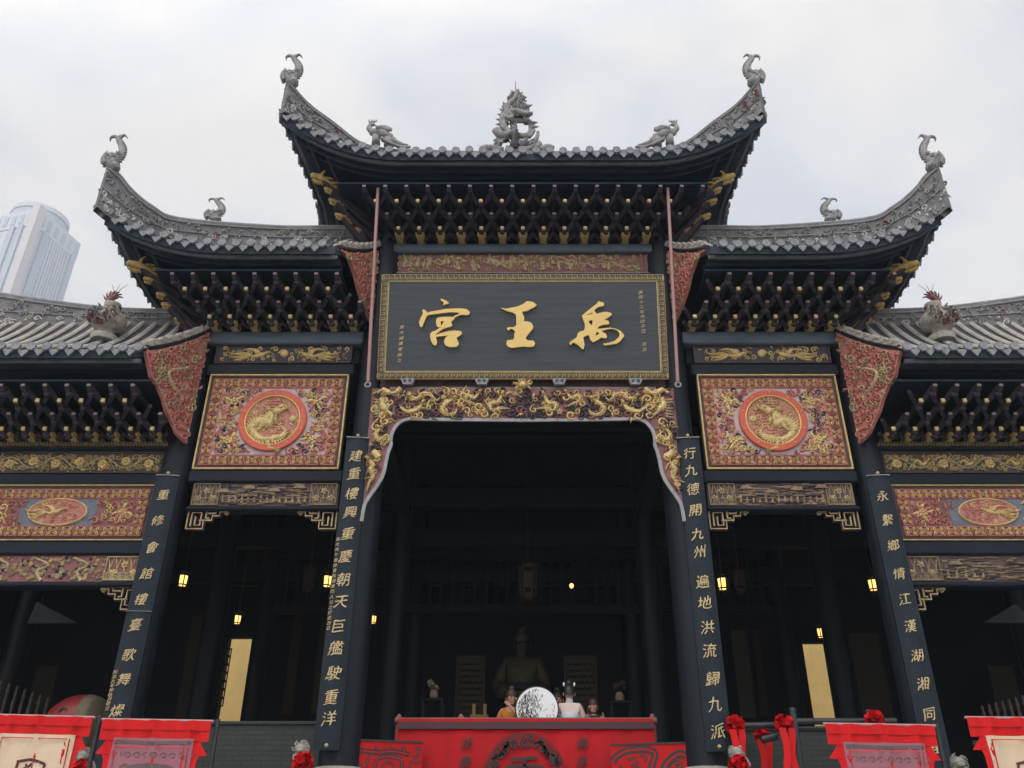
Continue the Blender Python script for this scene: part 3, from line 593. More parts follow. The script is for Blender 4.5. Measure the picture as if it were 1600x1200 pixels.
# dragon lintel with its two hanging cheeks
LY = 12.66
edge = [(817, 657), (700, 656), (655, 655), (638, 655), (625, 660), (615, 672), (611, 685), (611, 696), (607, 706), (603, 723), (600, 738), (594, 752), (583, 768), (574, 781), (569, 792), (565, 815)]
inn = [(abs(P(x, y, LY)[0]), P(x, y, LY)[2]) for x, y in edge]; inn[0] = (0, inn[0][1])
inn = [inn[0]] + cr(inn[1:], 3)
top = Zy(607, LY); xo = 2.53
L_ = MB(); half = inn[1:] + [(xo, inn[-1][1]), (xo, top)]
outline([half + [(-x, z) for x, z in half[::-1]]], Fr((0, LY + .08, 0)), .08, L_)
lint = part(L_, 'dragon_lintel', M['rose_wood'], 'lintel and hanging cheeks carved with gilded dragons among dark clouds')
tr = MB()
for s in (-1, 1): tr.ribbon(Fr((0, LY, 0), (s, 0, 0)), inn, .027, .03, 0, -.01, True)
tr.build('edge_trim', M['grey_trim'], lint)
def zp(x, y): X, _, Z = P(570 + x / 6.2, 600 + y / 6.2, LY); return (abs(X), Z)
clouds = MB(); gold = MB(); 
def inset(u, v, q):
    if u > xo - q or v > top - q * .8: return False
    if v > inn[0][1] + q: return True
    for (x_a, z_a), (x_b, z_b) in zip(inn[1:], inn[2:]):
        if z_b <= v <= z_a: return u > max(x_a, x_b) + q * 1.5 + .02 and v + q < inn[0][1] + 9
    return False
clouds = MB()
for s in (-1, 1):
    f2 = Fr((0, LY, 0), (s, 0, 0)); random.seed(5)
    scatter(clouds, f2, inset, (0, xo, inn[-1][1], top), .066, .045, 21 + s, (0, 0, 1, 2, 2), 0, 3600, 1.15)
    fd = Fr((0, LY - .02, 0), (s, 0, 0)); D = lambda pts, w, **k: dragon(gold, fd, [zp(*p) for p in pts], w * .54, .055, 0, -.01, **k)
    D([(440, 125), (510, 150), (560, 100), (640, 110), (690, 165), (735, 130)], .05)
    D([(560, 195), (520, 250), (430, 280), (370, 255), (330, 205)], .055, legs=False)
    D([(860, 150), (790, 200), (750, 250), (800, 300), (870, 290), (890, 240)], .055)
    D([(1110, 90), (1060, 150), (1000, 120), (985, 165), (1060, 200), (1130, 235)], .045)
    D([(1330, 110), (1290, 190), (1215, 200), (1235, 260), (1330, 235), (1420, 250)], .05)
    # guardian beast at the corner
    gold.ribbon(fd, cr([zp(120, 95), zp(180, 65), zp(240, 95), zp(300, 90), zp(350, 50)], 4), [.03] * 4 + [.055] * 5 + [.035] * 4 + [.05] * 4, .06, 0, -.01)
    gold.ribbon(fd, cr([zp(190, 140), zp(170, 200), zp(200, 250), zp(270, 310)], 4), [.05] * 5 + [.065] * 4 + [.03] * 4, .06, 0, -.01)
    for k in range(7): gold.ribbon(fd, [zp(75, 150 + k * 30), zp(150, 165 + k * 26)], [.012, .03], .035, 1, -.01)
    D([(160, 435), (110, 500), (150, 550), (215, 500), (235, 560), (150, 600)], .05)
    gold.ribbon(fd, cr([zp(80, 660), zp(110, 690), zp(140, 720)], 4), .06, .06, 0, -.01)
    D([(40, 735), (90, 790), (60, 830), (90, 900), (50, 960), (20, 1060)], .05)
gold.dome(Fr((0, LY - .03, 0)), (0, Zy(604, LY)), .07, .07, .08, 0, 0, 10)
for k in range(11): a = -.3 + (pi + .6) * k / 10; leafy(gold, Fr((0, LY - .03, 0)), (.06 * cos(a), Zy(604, LY) + .06 * sin(a)), a, .13, .02, .05, 0)
clouds.build('cloud_relief', [M['dark_cloud'], M['rose_wood'], M['gold']], lint); gold.build('dragon_relief', [M['scaled_gold'], M['dull_gold']], lint)
# --- side bays and outer bays
for s in (-1, 1):
    sd = 'left' if s < 0 else 'right'
    def bm(x0, x1, *a, **k): return beam(min(s * x0, s * x1), max(s * x0, s * x1), *a, **k)
    bm(2.80, 5.62, 517, 536, 12.78, mt='pale_beam'); bm(2.86, 5.35, 536, 569, 12.98, .1)
    x0, x1, z0, z1 = 2.98, 5.36, Zy(567), Zy(538)
    carved_strip('phoenix_panel', s, x0, x1, z0, z1, FY, 31 + s, 'phoenix', 'dark_cloud', 'gold', None, .04)
    bm(2.9, 5.45, 568, 586, FY - .03)
    big_panel(s, 2.98, 5.36, Zy(734), Zy(586), FY - .01, 41 + s, ('pierced pink panel, its dragon medallion turned towards the right' if s < 0 else 'pierced pink panel, its dragon medallion turned towards the left'))
    bm(2.9, 5.4, 734, 753, FY - .03)
    weathered_strip(s, 2.95, 5.3, Zy(791), Zy(753), FY, 51 + s, 'worn carved board, its gilding mostly gone' if s < 0 else 'carved board of small gilded figures and pavilions', 'worn')
    bm(2.9, 5.35, 790, 797, FY - .02, .25)
    xa = abs(Xx(527, 795, 12.9)); xb = abs(Xx(272, 795, 12.9))
    fret_bracket(s, 2.95, Zy(796, 12.9), 1, .62, Zy(796, 12.9) - Zy(827, 12.9), 12.95); fret_bracket(s, 5.3, Zy(796, 12.9), -1, .62, Zy(796, 12.9) - Zy(827, 12.9), 12.95)
    # outer bay
    mb = MB(); zb = Zy(692, 12.75); mb.bbox(min(s * 5.75, s * 9.2), max(s * 5.75, s * 9.2), 12.78, 13.2, zb - .09, zb + .02, .02)
    for k in range(66):   # rope moulding
        u = 5.80 + k * .05; mb.ribbon(Fr((0, 12.77, 0), (s, 0, 0)), [(u, zb - .05), (u + .045, zb + .02)], .017, .03, 1)
    part(mb, 'rope_moulding', [M['black_lacquer'], M['dull_gold']])
    bm(5.75, 9.0, 697, 706, FY - .02); z0, z1 = Zy(739), Zy(706)
    carved_strip('flower_panel', s, 5.85, 8.6, z0, z1, FY, 61 + s, 'flower' if s < 0 else 'vine', 'brown_carving', 'gold', None, .045)
    mb = MB(); mb.box(min(s * 8.6, s * 9.0), max(s * 8.6, s * 9.0), FY, FY + .1, z0, z1); part(mb, 'beam_end', M['beam_paint'])
    bm(5.75, 9.0, 739, 758, FY - .03)
    oval_panel(s, 5.83, 8.85, Zy(845), Zy(758), FY - .01, 71 + s, 'pink panel with an oval phoenix cartouche, paint fading' if s < 0 else 'pink panel with an oval phoenix cartouche, paint still strong')
    bm(5.75, 9.0, 845, 866, FY - .03, mt='beam_paint')
    weathered_strip(s, 5.8, 8.9, Zy(909), Zy(867), FY, 81 + s, 'carved board with gilded blossoming trees on red' if s < 0 else 'bleached carved board with worn horizontal clouds', 'tree' if s < 0 else 'worn')
    bm(5.75, 9.0, 908, 916, FY - .02, .25)
    fret_bracket(s, 5.78, Zy(916, 12.9), 1, .62, .36, 12.95); fret_bracket(s, 8.8, Zy(916, 12.9), -1, .62, .36, 12.95)
# ---------------------------------------------------------------- bracket sets under the eaves
STEP, RISE, OUT, NR = .38, .15, .20, 4
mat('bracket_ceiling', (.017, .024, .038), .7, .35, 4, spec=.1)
mat('dragon_gold', (.40, .27, .085), .5, .4, 14, (.12, .075, .055), .52, .5, 50, metal=.15)
def node(mb, fr, u, v, w, big=1.):      # a block with its cantilevered nose
    mb.bbox(u - .048, u + .048, w - .12, w + .02, v - .05, v + .05, .015, 0, Fr(fr.O, fr.U, fr.N, fr.V))
    k = [(.0, -.05), (.10, -.05), (.17, .005), (.17, .05), (.0, .06)]
    vs = [fr(u + a * .036 * big, v + z, w + y) for a in (-1, 1) for y, z in k]
    mb.add(vs, [(0, 1, 2, 3, 4), (9, 8, 7, 6, 5)] + [(i, i + 5, (i + 1) % 5 + 5, (i + 1) % 5) for i in range(5)], 0)
def arm(mb, a, b, t=.026, h=.075):      # slanting arm between two blocks, curved along its foot
    a = Vector(a); b = Vector(b); d = (b - a); l = Vector((d.x, d.y, 0)).normalized(); n = Vector((-l.y, l.x, 0)) * t
    vs = []
    for q, up, dn in ((0, .03, -.02), (.35, .035, -.055), (.7, .035, -.05), (1, .03, -.025)):
        p = a + d * q
        for sg in (-1, 1): vs += [p + n * sg + Vector((0, 0, up)), p + n * sg + Vector((0, 0, dn))]
    fs = []
    for i in range(3):
        o = i * 4; fs += [(o, o + 4, o + 5, o + 1), (o + 2, o + 3, o + 7, o + 6), (o, o + 2, o + 6, o + 4), (o + 1, o + 5, o + 7, o + 3)]
    mb.add(vs, fs + [(0, 1, 3, 2), (12, 14, 15, 13)], 0)
def bracket_proto(step, lo=0, hi=NR, bulb=True):
    o = MB(); fr = Fr((0, 0, 0))
    pos = lambda i, k: (k * step / 2, -.09 + i * RISE, .10 + i * OUT)
    for i in range(max(1, lo), hi + 1):
        k = 0 if i % 2 else 1
        node(o, fr, *pos(i, k), 1.1 if i % 2 else 1)
        u, v, w = pos(i, k); o.box(u - .022, u + .022, -w, 0, v - .045, v + .02, 0)
        if bulb: u, v, w = pos(i, k); o.dome(Fr(fr(u, v - .055, w + .02), (1, 0, 0), Vector((0, -.55, .83)), Vector((0, -.83, -.55))), (0, 0), .060, .055, .065, 0, 0, 10)
        if i % 2 == 0: u, v, w = pos(i, k); o.box(u - .03, u + .03, -(w + .176), -(w + .166), v + .005, v + .05, 1)
    if lo == 0:
        for k in (-1, 1): arm(o, fr(0, .06, .06), fr(*pos(1, k)))
    for i in range(max(1, lo), hi): 
        a = pos(i, 1) if i % 2 == 0 else pos(i, 0)
        for k in (-1, 1): b = (a[0] + k * step / 2, a[1] + RISE, a[2] + OUT); arm(o, fr(*a), fr(*b))
    if lo == 0: o.bbox(-.05, .05, -.22, 0, .06, .2, .01)
    tips = MB()
    for i in [q for q in (1, 3) if lo <= q <= hi]: u, v, w = pos(i, 0); tips.bbox(u - .036, u + .036, -(w + .182), -(w + .125), v - .02, v + .05, .014)
    blk = MB(); fb = Fr((0, -.1, 0)); blk.bbox(-.062, .062, -.34, -.02, .0, .07, .012); blk.bbox(-.085, .085, -.36, -.02, .05, .085, .01)
    for k in (-1, 1): blk.ribbon(Fr((0, -.34, 0)), spiral(k * .045, .035, .03, 0, 1, k, 8), .009, .02)
    return o, tips, blk
def brackets(xs, s, zbase, step, lo=0, hi=NR):
    o, tips, blk = bracket_proto(step, lo, hi, step < .37); first = None; nt_ = len([q for q in (1, 3) if lo <= q <= hi])
    for k, x in enumerate(xs):
        if first is None:
            first = o.build('bracket_set', [M['bracket_wood'], M['bracket_tip']], gate, (s * x, FY - 13 + .02, zbase - FLOOR))
            for i in range(nt_):
                t = MB(); h = len(tips.v) // nt_; t.v = tips.v[i * h:(i + 1) * h]; nf = len(tips.f) // nt_
                t.f = [tuple(q - i * h for q in f) for f in tips.f[i * nf:(i + 1) * nf]]; t.m = [0] * nf; t.sm = [False] * nf; t.build('gilded_tip', M['gold'], first, (0, 0, 0))
            if lo == 0: blk.build('gilded_block', M['gold'], first, (0, 0, 0))
        else:
            c = copy_tree(first, gate); c.location = (s * x, FY - 13 + .02, zbase - FLOOR)
zc, zs_, zo = Zy(381, 12.78), Zy(518, 12.78), Zy(692, 12.75) + .02
brackets([k * .381 for k in range(-6, 7)], 1, zc, .381)
for s in (-1, 1):
    brackets([.381 * 7], s, zc, .381, 2); brackets([.381 * 8], s, zc, .381, 4)
    brackets([2.97], s, zs_, .348, 0, 2); brackets([2.97 + .348 * k for k in range(1, 8)], s, zs_, .348); brackets([2.97 + .348 * 8], s, zs_, .348, 2); brackets([2.97 + .348 * 9], s, zs_, .348, 4)
    brackets([5.95], s, zo, .345, 0, 2); brackets([5.95 + .345 * k for k in range(1, 9)], s, zo, .345)
    for x0, x1, zb, xe in ((0, 2.75, zc, 3.35), (2.6, 5.7, zs_, 6.25), (5.4, 9.3, zo, 9.6)):
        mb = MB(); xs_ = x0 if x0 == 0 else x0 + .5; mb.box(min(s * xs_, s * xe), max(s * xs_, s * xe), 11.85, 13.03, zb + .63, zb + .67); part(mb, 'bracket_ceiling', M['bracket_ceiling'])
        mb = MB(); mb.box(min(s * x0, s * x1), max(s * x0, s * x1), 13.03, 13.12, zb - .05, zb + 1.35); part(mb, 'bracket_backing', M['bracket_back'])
    mb = MB(); mb.box(s * 2.62 - .05, s * 2.62 + .05, 12.95, 14.5, zs_, zc + 1.2); mb.box(s * 5.55 - .05, s * 5.55 + .05, 12.95, 14.5, zo, zs_ + 1.2); part(mb, 'tower_flank', M['soffit'])
def corner_brackets(s, Xc, zbase, tips):
    """Diagonal corner brackets, each ending in a gilded dragon head; tips are (d, z) of the noses."""
    for i, (d, z) in enumerate(tips):
        mb = MB(); D = Vector((s, -1, 0)); n = Vector((s, 1, 0)).normalized()
        a = Vector((s * Xc, 13, z - .28 - .05 * i)) + D * .1; b = Vector((s * Xc, 13, z)) + D * (d - .12)
        pts = [a, a.lerp(b, .5) + Vector((0, 0, -.03)), b]; mb.tube(pts, [.085, .075, .06], 6)
        o = part(mb, 'corner_bracket', M['bracket_wood'])
        k = 1.1 if i == 0 else .72; fr = Fr(b, D.normalized(), (0, 0, 1), n); g = MB()
        g.ptube(fr, cr([(-.30 * k, -.05 * k), (-.1 * k, .02 * k), (.08 * k, .03 * k), (.2 * k, -.0)], 3), [.05 * k] * 3 + [.075 * k] * 4 + [.06 * k] * 2 + [.03 * k], [.05 * k] * 3 + [.06 * k] * 4 + [.045 * k, .04 * k, .03 * k], 8)
        g.ptube(fr, cr([(-.02 * k, -.04 * k), (.1 * k, -.08 * k), (.17 * k, -.06 * k)], 3), [.04 * k] * 4 + [.03 * k] * 2 + [.015 * k], .03 * k, 6)
        for q in range(4): g.ptube(fr, cr([(-.05 * k - .07 * k * q, .05 * k), (-.10 * k - .08 * k * q, .12 * k), (-.2 * k - .08 * k * q, .15 * k)], 3), [.03 * k] * 3 + [.02 * k] * 3 + [.006], .02 * k, 6, 0, (q % 2 - .5) * .04)
        if i == 0: g.ptube(fr, cr([(.02, .08), (.0, .2), (-.05, .28)], 3), [.035] * 3 + [.02] * 3 + [.008], .02, 6)
        g.build('dragon_head', [M['dragon_gold']], o)
tipsC = [PD(x, y, 2.63) for x, y in ((490, 276), (505, 293), (512, 311), (522, 334), (552, 356))]
tipsS = [PD(x, y, 5.55) for x, y in ((203, 413), (222, 434), (242, 458), (250, 474), (270, 497))]
for s in (-1, 1):
    corner_brackets(s, 2.63, zc, tipsC); corner_brackets(s, 5.55, zs_, tipsS)

# ---------------------------------------------------------------- roofs
def tile_row(mb, A, B, side, rr=.052, n=6, sag=.12, cap=True):
    """One row of round cover tiles from A (upper) to B (eave); side is the horizontal unit vector along the eave."""
    A = Vector(A); B = Vector(B); S_ = Vector(side); vs = []; k = n + 1; seg = 5
    for i in range(k):
        q = i / n; p = A.lerp(B, q); p.z -= sag * 4 * q * (1 - q)
        up = Vector((0, 0, 1)); r = rr * (1.06 if i % 2 else 1)
        for j in range(seg + 1): a = pi * j / seg; vs.append(p + S_ * cos(a) * r + up * (sin(a) * r + .01))
    m = seg + 1
    mb.add(vs, [(i * m + j, i * m + j + 1, (i + 1) * m + j + 1, (i + 1) * m + j) for i in range(n) for j in range(seg)], 0, True)
    if cap:
        o = Vector((-S_.y, S_.x, 0)); d = (B - A); d.z = 0
        if o.dot(d) < 0: o = -o
        c = B + o * .02 + Vector((0, 0, .02)); R = rr * 1.4; N_ = 12
        vs = [c + (S_ * cos(2 * pi * j / N_) + Vector((0, 0, 1)) * sin(2 * pi * j / N_)) * R for j in range(N_)]
        vs += [v + o * .05 for v in vs] + [c + o * .045 + (S_ * cos(2 * pi * j / N_) + Vector((0, 0, 1)) * sin(2 * pi * j / N_)) * R * .72 for j in range(N_)]
        mb.add(vs, [(j, (j + 1) % N_, N_ + (j + 1) % N_, N_ + j) for j in range(N_)] + [(N_ + j, N_ + (j + 1) % N_, 2 * N_ + (j + 1) % N_, 2 * N_ + j) for j in range(N_)] + [tuple(range(2 * N_, 3 * N_))], 1)
def drip(mb, C, side, o, w=.085, h=.13):
    C = Vector(C); S_ = Vector(side); o = Vector(o)
    pr = [(-1, .25), (-.95, -.25), (-.55, -.55), (0, -1), (.55, -.55), (.95, -.25), (1, .25), (.5, .0), (0, -.08), (-.5, .0)]
    f = [C + S_ * a * w + Vector((0, 0, b * h)) + o * .03 for a, b in pr]; k = [p - o * .03 for p in f]; n = len(pr)
    mb.add(f + k, [tuple(range(n)), tuple(range(2 * n - 1, n - 1, -1))] + [(i, (i + 1) % n, n + (i + 1) % n, n + i) for i in range(n)], 1)
class Tier:
    def __init__(t, Xc, zr, z0, dy0, dt, zt, lift, hip, pw=2.2): t.__dict__.update(locals())
    def eave(t, dx):
        q = max(0, min(1, (dx + t.lift) / (t.dt + t.lift))); return t.dy0 + (t.dt - t.dy0) * q ** 2, t.z0 + (t.zt - t.z0) * q ** t.pw
    def hipz(t, d):
        h = t.hip
        for (a, za), (b, zb) in zip(h, h[1:]):
            if d <= b: return za + (zb - za) * (d - a) / (b - a)
        return h[-1][1]
def zroof(T, de): q = de / T.dy0; return T.zr + (T.z0 - T.zr) * q - .12 * 4 * q * (1 - q)
def hip_roof(name, T, s, xin, cut, label, mats=('tile', 'tile_pale')):
    """One end of a hipped roof on side s: rows start at |X|=xin, the outer corner is at T.Xc plus the hip; cut = (X, depth) of a slanting inner end."""
    mb = MB(); under = MB(); Mf = lambda dx, dy, z: Vector((s * (T.Xc + dx), 13 - dy, z)); Ms = lambda dx, dy, z: Vector((s * (T.Xc + dy), 13 - dx, z)); Mb = lambda dx, dy, z: Vector((s * (T.Xc + dx), 13 + dy, z))
    def cutz(dx, de, ze):
        x = T.Xc + dx
        if x < cut[0] + cut[1]: de = max(.02, min(de, .25 + (x - cut[0]) * cut[2] / cut[1])); ze = zroof(T, de)
        return de, ze
    def upper(dx): return (0, T.zr) if dx <= 0 else (dx, T.hipz(dx))
    def sheet(fn, x0, x1, n, mbx, dz, m=0, eo=0., fl=True):
        vs = []
        for i in range(n + 1):
            dx = x0 + (x1 - x0) * i / n; du, zu = upper(dx); de, ze = T.eave(dx); de += eo
            if cut and fl: de, ze = cutz(dx, de, ze)
            for j in range(5): q = j / 4; z = zu + (ze - zu) * q - .12 * 4 * q * (1 - q); vs.append(fn(dx, du + (de - du) * q, z + dz))
        mbx.add(vs, [(i * 5 + j, i * 5 + j + 1, i * 5 + j + 6, i * 5 + j + 5) for i in range(n) for j in range(4)], m)
    xa = xin - T.Xc; dt = T.dt
    for fn, x0 in ((Mf, xa), (Mb, xa), (Ms, 0), (lambda dx, dy, z: Vector((s * (T.Xc + dy), 13 + dx, z)), 0)):
        sheet(fn, x0, dt, 22, mb, 0, 2); sheet(fn, x0, dt, 22, under, -.13, 0, -.03)
        vs = []; n = 30
        for i in range(n + 1):                      # closing board along the eave, and a fascia hung behind it
            dx = x0 + (dt - x0) * i / n; de, ze = T.eave(dx)
            if cut: de, ze = cutz(dx, de, ze)
            vs += [fn(dx, de, ze), fn(dx, de - .03, ze - .13)]
        under.add(vs, [(2 * i, 2 * i + 1, 2 * i + 3, 2 * i + 2) for i in range(n)])
        for off, dz, h, mi in ((.10, -.10, .07, 1), (.30, -.05, .11, 0), (.52, .0, .12, 0)):
            vs = []; xs_ = max(x0, cut[0] + cut[1] - T.Xc) if cut and x0 < 0 else x0
            for i in range(n + 1):
                dx = xs_ + (dt - off - xs_) * i / n; de, ze = T.eave(dx)
                for a, b in ((0, 0), (0, -h), (.05, -h), (.05, 0)): vs.append(fn(dx, de - off - a, ze + dz + b))
            under.add(vs, [(4 * i + j, 4 * i + (j + 1) % 4, 4 * i + 4 + (j + 1) % 4, 4 * i + 4 + j) for i in range(n) for j in range(4)] + [(0, 1, 2, 3)], mi)
    st = .243; rnd = random.Random(3)
    def rows(fn, x0, side, o):
        n = int((dt - x0 - .05) / st)
        for i in range(n + 1):
            dx = x0 + i * st
            if s > 0 and fn is Mf and abs(dx + T.Xc) < .01: continue
            du, zu = upper(dx); de, ze = T.eave(dx); dd = 1
            if cut and fn is Mf and dx + T.Xc < cut[0] + cut[1]:
                de, ze = cutz(dx, de, ze)
                if de < .1: continue
                dd = 0
            a = fn(dx, du, zu + .02); b = fn(dx, de, ze + .02 + rnd.uniform(-.02, .015)); tile_row(mb, a, b, side, cap=bool(dd))
            if dd: e2 = T.eave(dx + st / 2); p = fn(dx + st / 2 + rnd.uniform(-.012, .012), e2[0] + .01, e2[1] + rnd.uniform(-.015, .012)); drip(mb, p, side, o)
    x0 = (math.ceil(xin / st) + .0) * st - T.Xc
    rows(Mf, x0, (s, 0, 0), (0, -1, 0)); rows(Ms, .12, (0, -1, 0), (s, 0, 0))
    rows(lambda dx, dy, z: Vector((s * (T.Xc + dy), 13 + dx, z)), .12, (0, 1, 0), (s, 0, 0))
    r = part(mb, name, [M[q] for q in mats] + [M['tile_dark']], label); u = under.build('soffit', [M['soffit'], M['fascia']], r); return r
def crest(pts, s, th, parent, mats, seed=0, name='roof_crest', bead=.055, up=.02, white=.35):
    """Plastered ridge wall following pts = (|X|, Y, zbottom, ztop), with carved relief on both faces and a rounded coping."""
    q = cr(pts, 5); mb = MB(); rel = MB(); n = len(q); vs = []
    for i, (x, y, a, b) in enumerate(q):
        t = Vector((q[min(i + 1, n - 1)][0] - q[max(i - 1, 0)][0], q[min(i + 1, n - 1)][1] - q[max(i - 1, 0)][1], 0)).normalized(); nn = Vector((-t.y, t.x, 0)) * th / 2
        for sg in (-1, 1):
            for z in (a, b): vs.append((s * (x + nn.x * sg), y + nn.y * sg, z))
    fs = []
    for i in range(n - 1): o = i * 4; fs += [(o, o + 1, o + 5, o + 4), (o + 2, o + 6, o + 7, o + 3), (o + 1, o + 3, o + 7, o + 5)]
    mb.add(vs, fs + [(0, 2, 3, 1), ((n - 1) * 4, (n - 1) * 4 + 1, (n - 1) * 4 + 3, (n - 1) * 4 + 2)])
    mb.tube([(s * x, y, b + up) for x, y, a, b in q], bead, 8, 1); 
    for f in (-1, 1): 
        l = []
        for i, (x, y, a, b) in enumerate(q):
            t = Vector((q[min(i + 1, n - 1)][0] - q[max(i - 1, 0)][0], q[min(i + 1, n - 1)][1] - q[max(i - 1, 0)][1], 0)).normalized(); nn = Vector((-t.y, t.x, 0)) * (th / 2 + .01) * f
            l.append((s * (x + nn.x), y + nn.y, b - .08))
        mb.tube(l, .02, 5, 1)
        l2 = [Vector((p[0], p[1], q[i][2] + (q[i][3] - q[i][2]) * .46)) for i, p in enumerate(l)]; mb.tube(l2, .016, 5, 1)
    random.seed(seed); rnd = random.Random(seed)
    for i in range(n - 1):
        (x, y, a, b), (x2, y2, a2, b2) = q[i], q[i + 1]; L = math.hypot(x2 - x, y2 - y)
        if L < .01: continue
        U = Vector((s * (x2 - x), y2 - y, (a2 + b2 - a - b) / 2)) / L; Nn = Vector(((y2 - y), -s * (x2 - x) * 1, 0)).normalized()
        if Nn.y > 0.01: Nn = -Nn
        for sg in (1, -1):
            fr = Fr((s * x, y, 0), U, (0, 0, 1), Nn * sg); h0 = a + .05; h1 = b - .11
            for k in range(max(2, int(L * (h1 - h0) * 85))):
                u = rnd.uniform(0, L); v = rnd.uniform(h0, h1) if h1 > h0 else h0; r_ = rnd.uniform(.025, .06)
                m = rnd.choices((0, 1, 2), (6, 2, .5))[0]
                if v < h0 + (h1 - h0) * .42 and rnd.random() < white: m = 3
                if rnd.random() < .6: curl(rel, fr, (u, v), r_, rnd.uniform(0, 6), rnd.choice((-1, 1)), .035, .3, m, th / 2)
                else: rel.dome(fr, (u, v), r_ * .7, r_ * .6, .035, m, th / 2, 6)
    o = part(mb, name, mats, None, parent); rel.build('plaster_relief', [M['plaster'], M['plaster_warm'], M['rose_wood'], M['plaster_white']], o); return o
def fish_beast(mb, fr, k=1.):
    """Ridge-end beast: gaping scaled head below, body curling up into a forked fin."""
    S_ = lambda l: [(x * k, y * k) for x, y in l]
    mb.ptube(fr, S_(cr([(.26, -.14), (.10, .0), (-.05, .16), (-.16, .28)], 4)), [.13 * k] * 4 + [.21 * k] * 5 + [.19 * k] * 3 + [.10 * k], [.11 * k] * 8 + [.10 * k] * 5, 10)
    for q in range(7):
        a = 2.2 + q * .28
        for w in (-.06, .06): mb.ptube(fr, S_([(-.06 + .12 * cos(a), .14 + .12 * sin(a)), (-.06 + .24 * cos(a), .14 + .24 * sin(a)), (-.06 + .30 * cos(a - .12), .14 + .30 * sin(a - .12))]), [.045 * k, .045 * k, .01 * k], [.05 * k, .035 * k, .01 * k], 6, 0, w * k)
    b = S_(cr([(.06, .05), (.22, .20), (.27, .40), (.18, .60), (.07, .74), (.02, .84)], 4))
    R = [(.165 - .0058 * i) * k for i in range(len(b))]; mb.ptube(fr, b, R, [r * .7 for r in R], 10)
    for i in range(1, 18): x, y = b[i]; x2, y2 = b[i + 1]; dx, dy = x2 - x, y2 - y; l = math.hypot(dx, dy); nx, ny = dy / l, -dx / l; r = R[i]; mb.prism([(x + nx * r * .8, y + ny * r * .8), (x2 + nx * r * .8, y2 + ny * r * .8), (x2 + nx * r * 1.5, y2 + ny * r * 1.5)], -.03 * k, .03 * k, fr)
    mb.ptube(fr, S_(cr([(.05, .74), (-.06, .90), (-.20, .93), (-.28, .87), (-.26, .78)], 4)), [(.075 - .0038 * i) * k for i in range(17)], .04 * k, 8)
    mb.ptube(fr, S_(cr([(.04, .76), (.10, .92), (.20, .97), (.32, .88)], 4)), [(.065 - .0045 * i) * k for i in range(13)], .04 * k, 8)
    for q in range(4): mb.ptube(fr, S_([(-.02 + q * .03, .82), (.0 + q * .05, .99)]), [.03 * k, .006 * k], .02 * k, 6)
    for w in (-1, 1):
        f2 = Fr(fr.O, fr.U, fr.V, fr.N * w); mb.dome(f2, (.22 * k, -.08 * k), .13 * k, .11 * k, .15 * k); mb.dome(f2, (-.10 * k, .22 * k), .05 * k, .05 * k, .13 * k)
        for q in range(5): curl(mb, f2, ((.0 + .07 * q) * k, (.12 + .05 * (q % 2) + .04 * q) * k), .05 * k, q, 1, .03 * k, .35, 0, .10 * k)
def phoenix_beast(mb, fr, k=1.):
    pp = lambda l: [(x * k, y * k) for x, y in l]
    mb.ptube(fr, pp(cr([(.62, -.14), (.42, -.06), (.22, .10), (.05, .22), (-.10, .24), (-.20, .33), (-.19, .44), (-.13, .46)], 4)), [k * v for v in [.03] * 3 + [.05] * 3 + [.08] * 4 + [.12] * 5 + [.10] * 3 + [.06] * 4 + [.05] * 3 + [.045] * 3 + [.03]][:29], [k * v for v in [.05] * 8 + [.10] * 8 + [.06] * 6 + [.04] * 7], 10)
    mb.ptube(fr, pp([(-.13, .46), (-.05, .42)]), [.035 * k, .01 * k], [.03 * k, .008], 6)
    for q in range(4): mb.ptube(fr, pp([(-.2, .46), (-.22 + .05 * q, .56), (-.24 + .06 * q, .6)]), [.018 * k, .02 * k, .004], .012, 6)
    for q in range(6): mb.ptube(fr, pp(cr([(.08, .1 - .02 * q), (.25 + .04 * q, .02 - .05 * q), (.45 + .05 * q, -.1 - .03 * q)], 4)), [.04 * k] * 4 + [.035 * k] * 4 + [.012], .03 * k, 6, 0, (q - 2.5) * .035)
    for w in (-1, 1): mb.ptube(fr, pp(cr([(-.05, .28), (.12, .30), (.28, .20)], 4)), [.05 * k] * 4 + [.06 * k] * 4 + [.012], .03 * k, 8, 0, w * .09 * k)
    mb.ptube(fr, pp([(-.05, .15), (-.03, -.1)]), [.07 * k, .09 * k], [.07 * k, .10 * k], 8); mb.ptube(fr, pp([(.2, .05), (.25, -.12)]), [.08 * k, .12 * k], .10 * k, 8)
pm = [M['crest_ground'], M['tile_pale']]
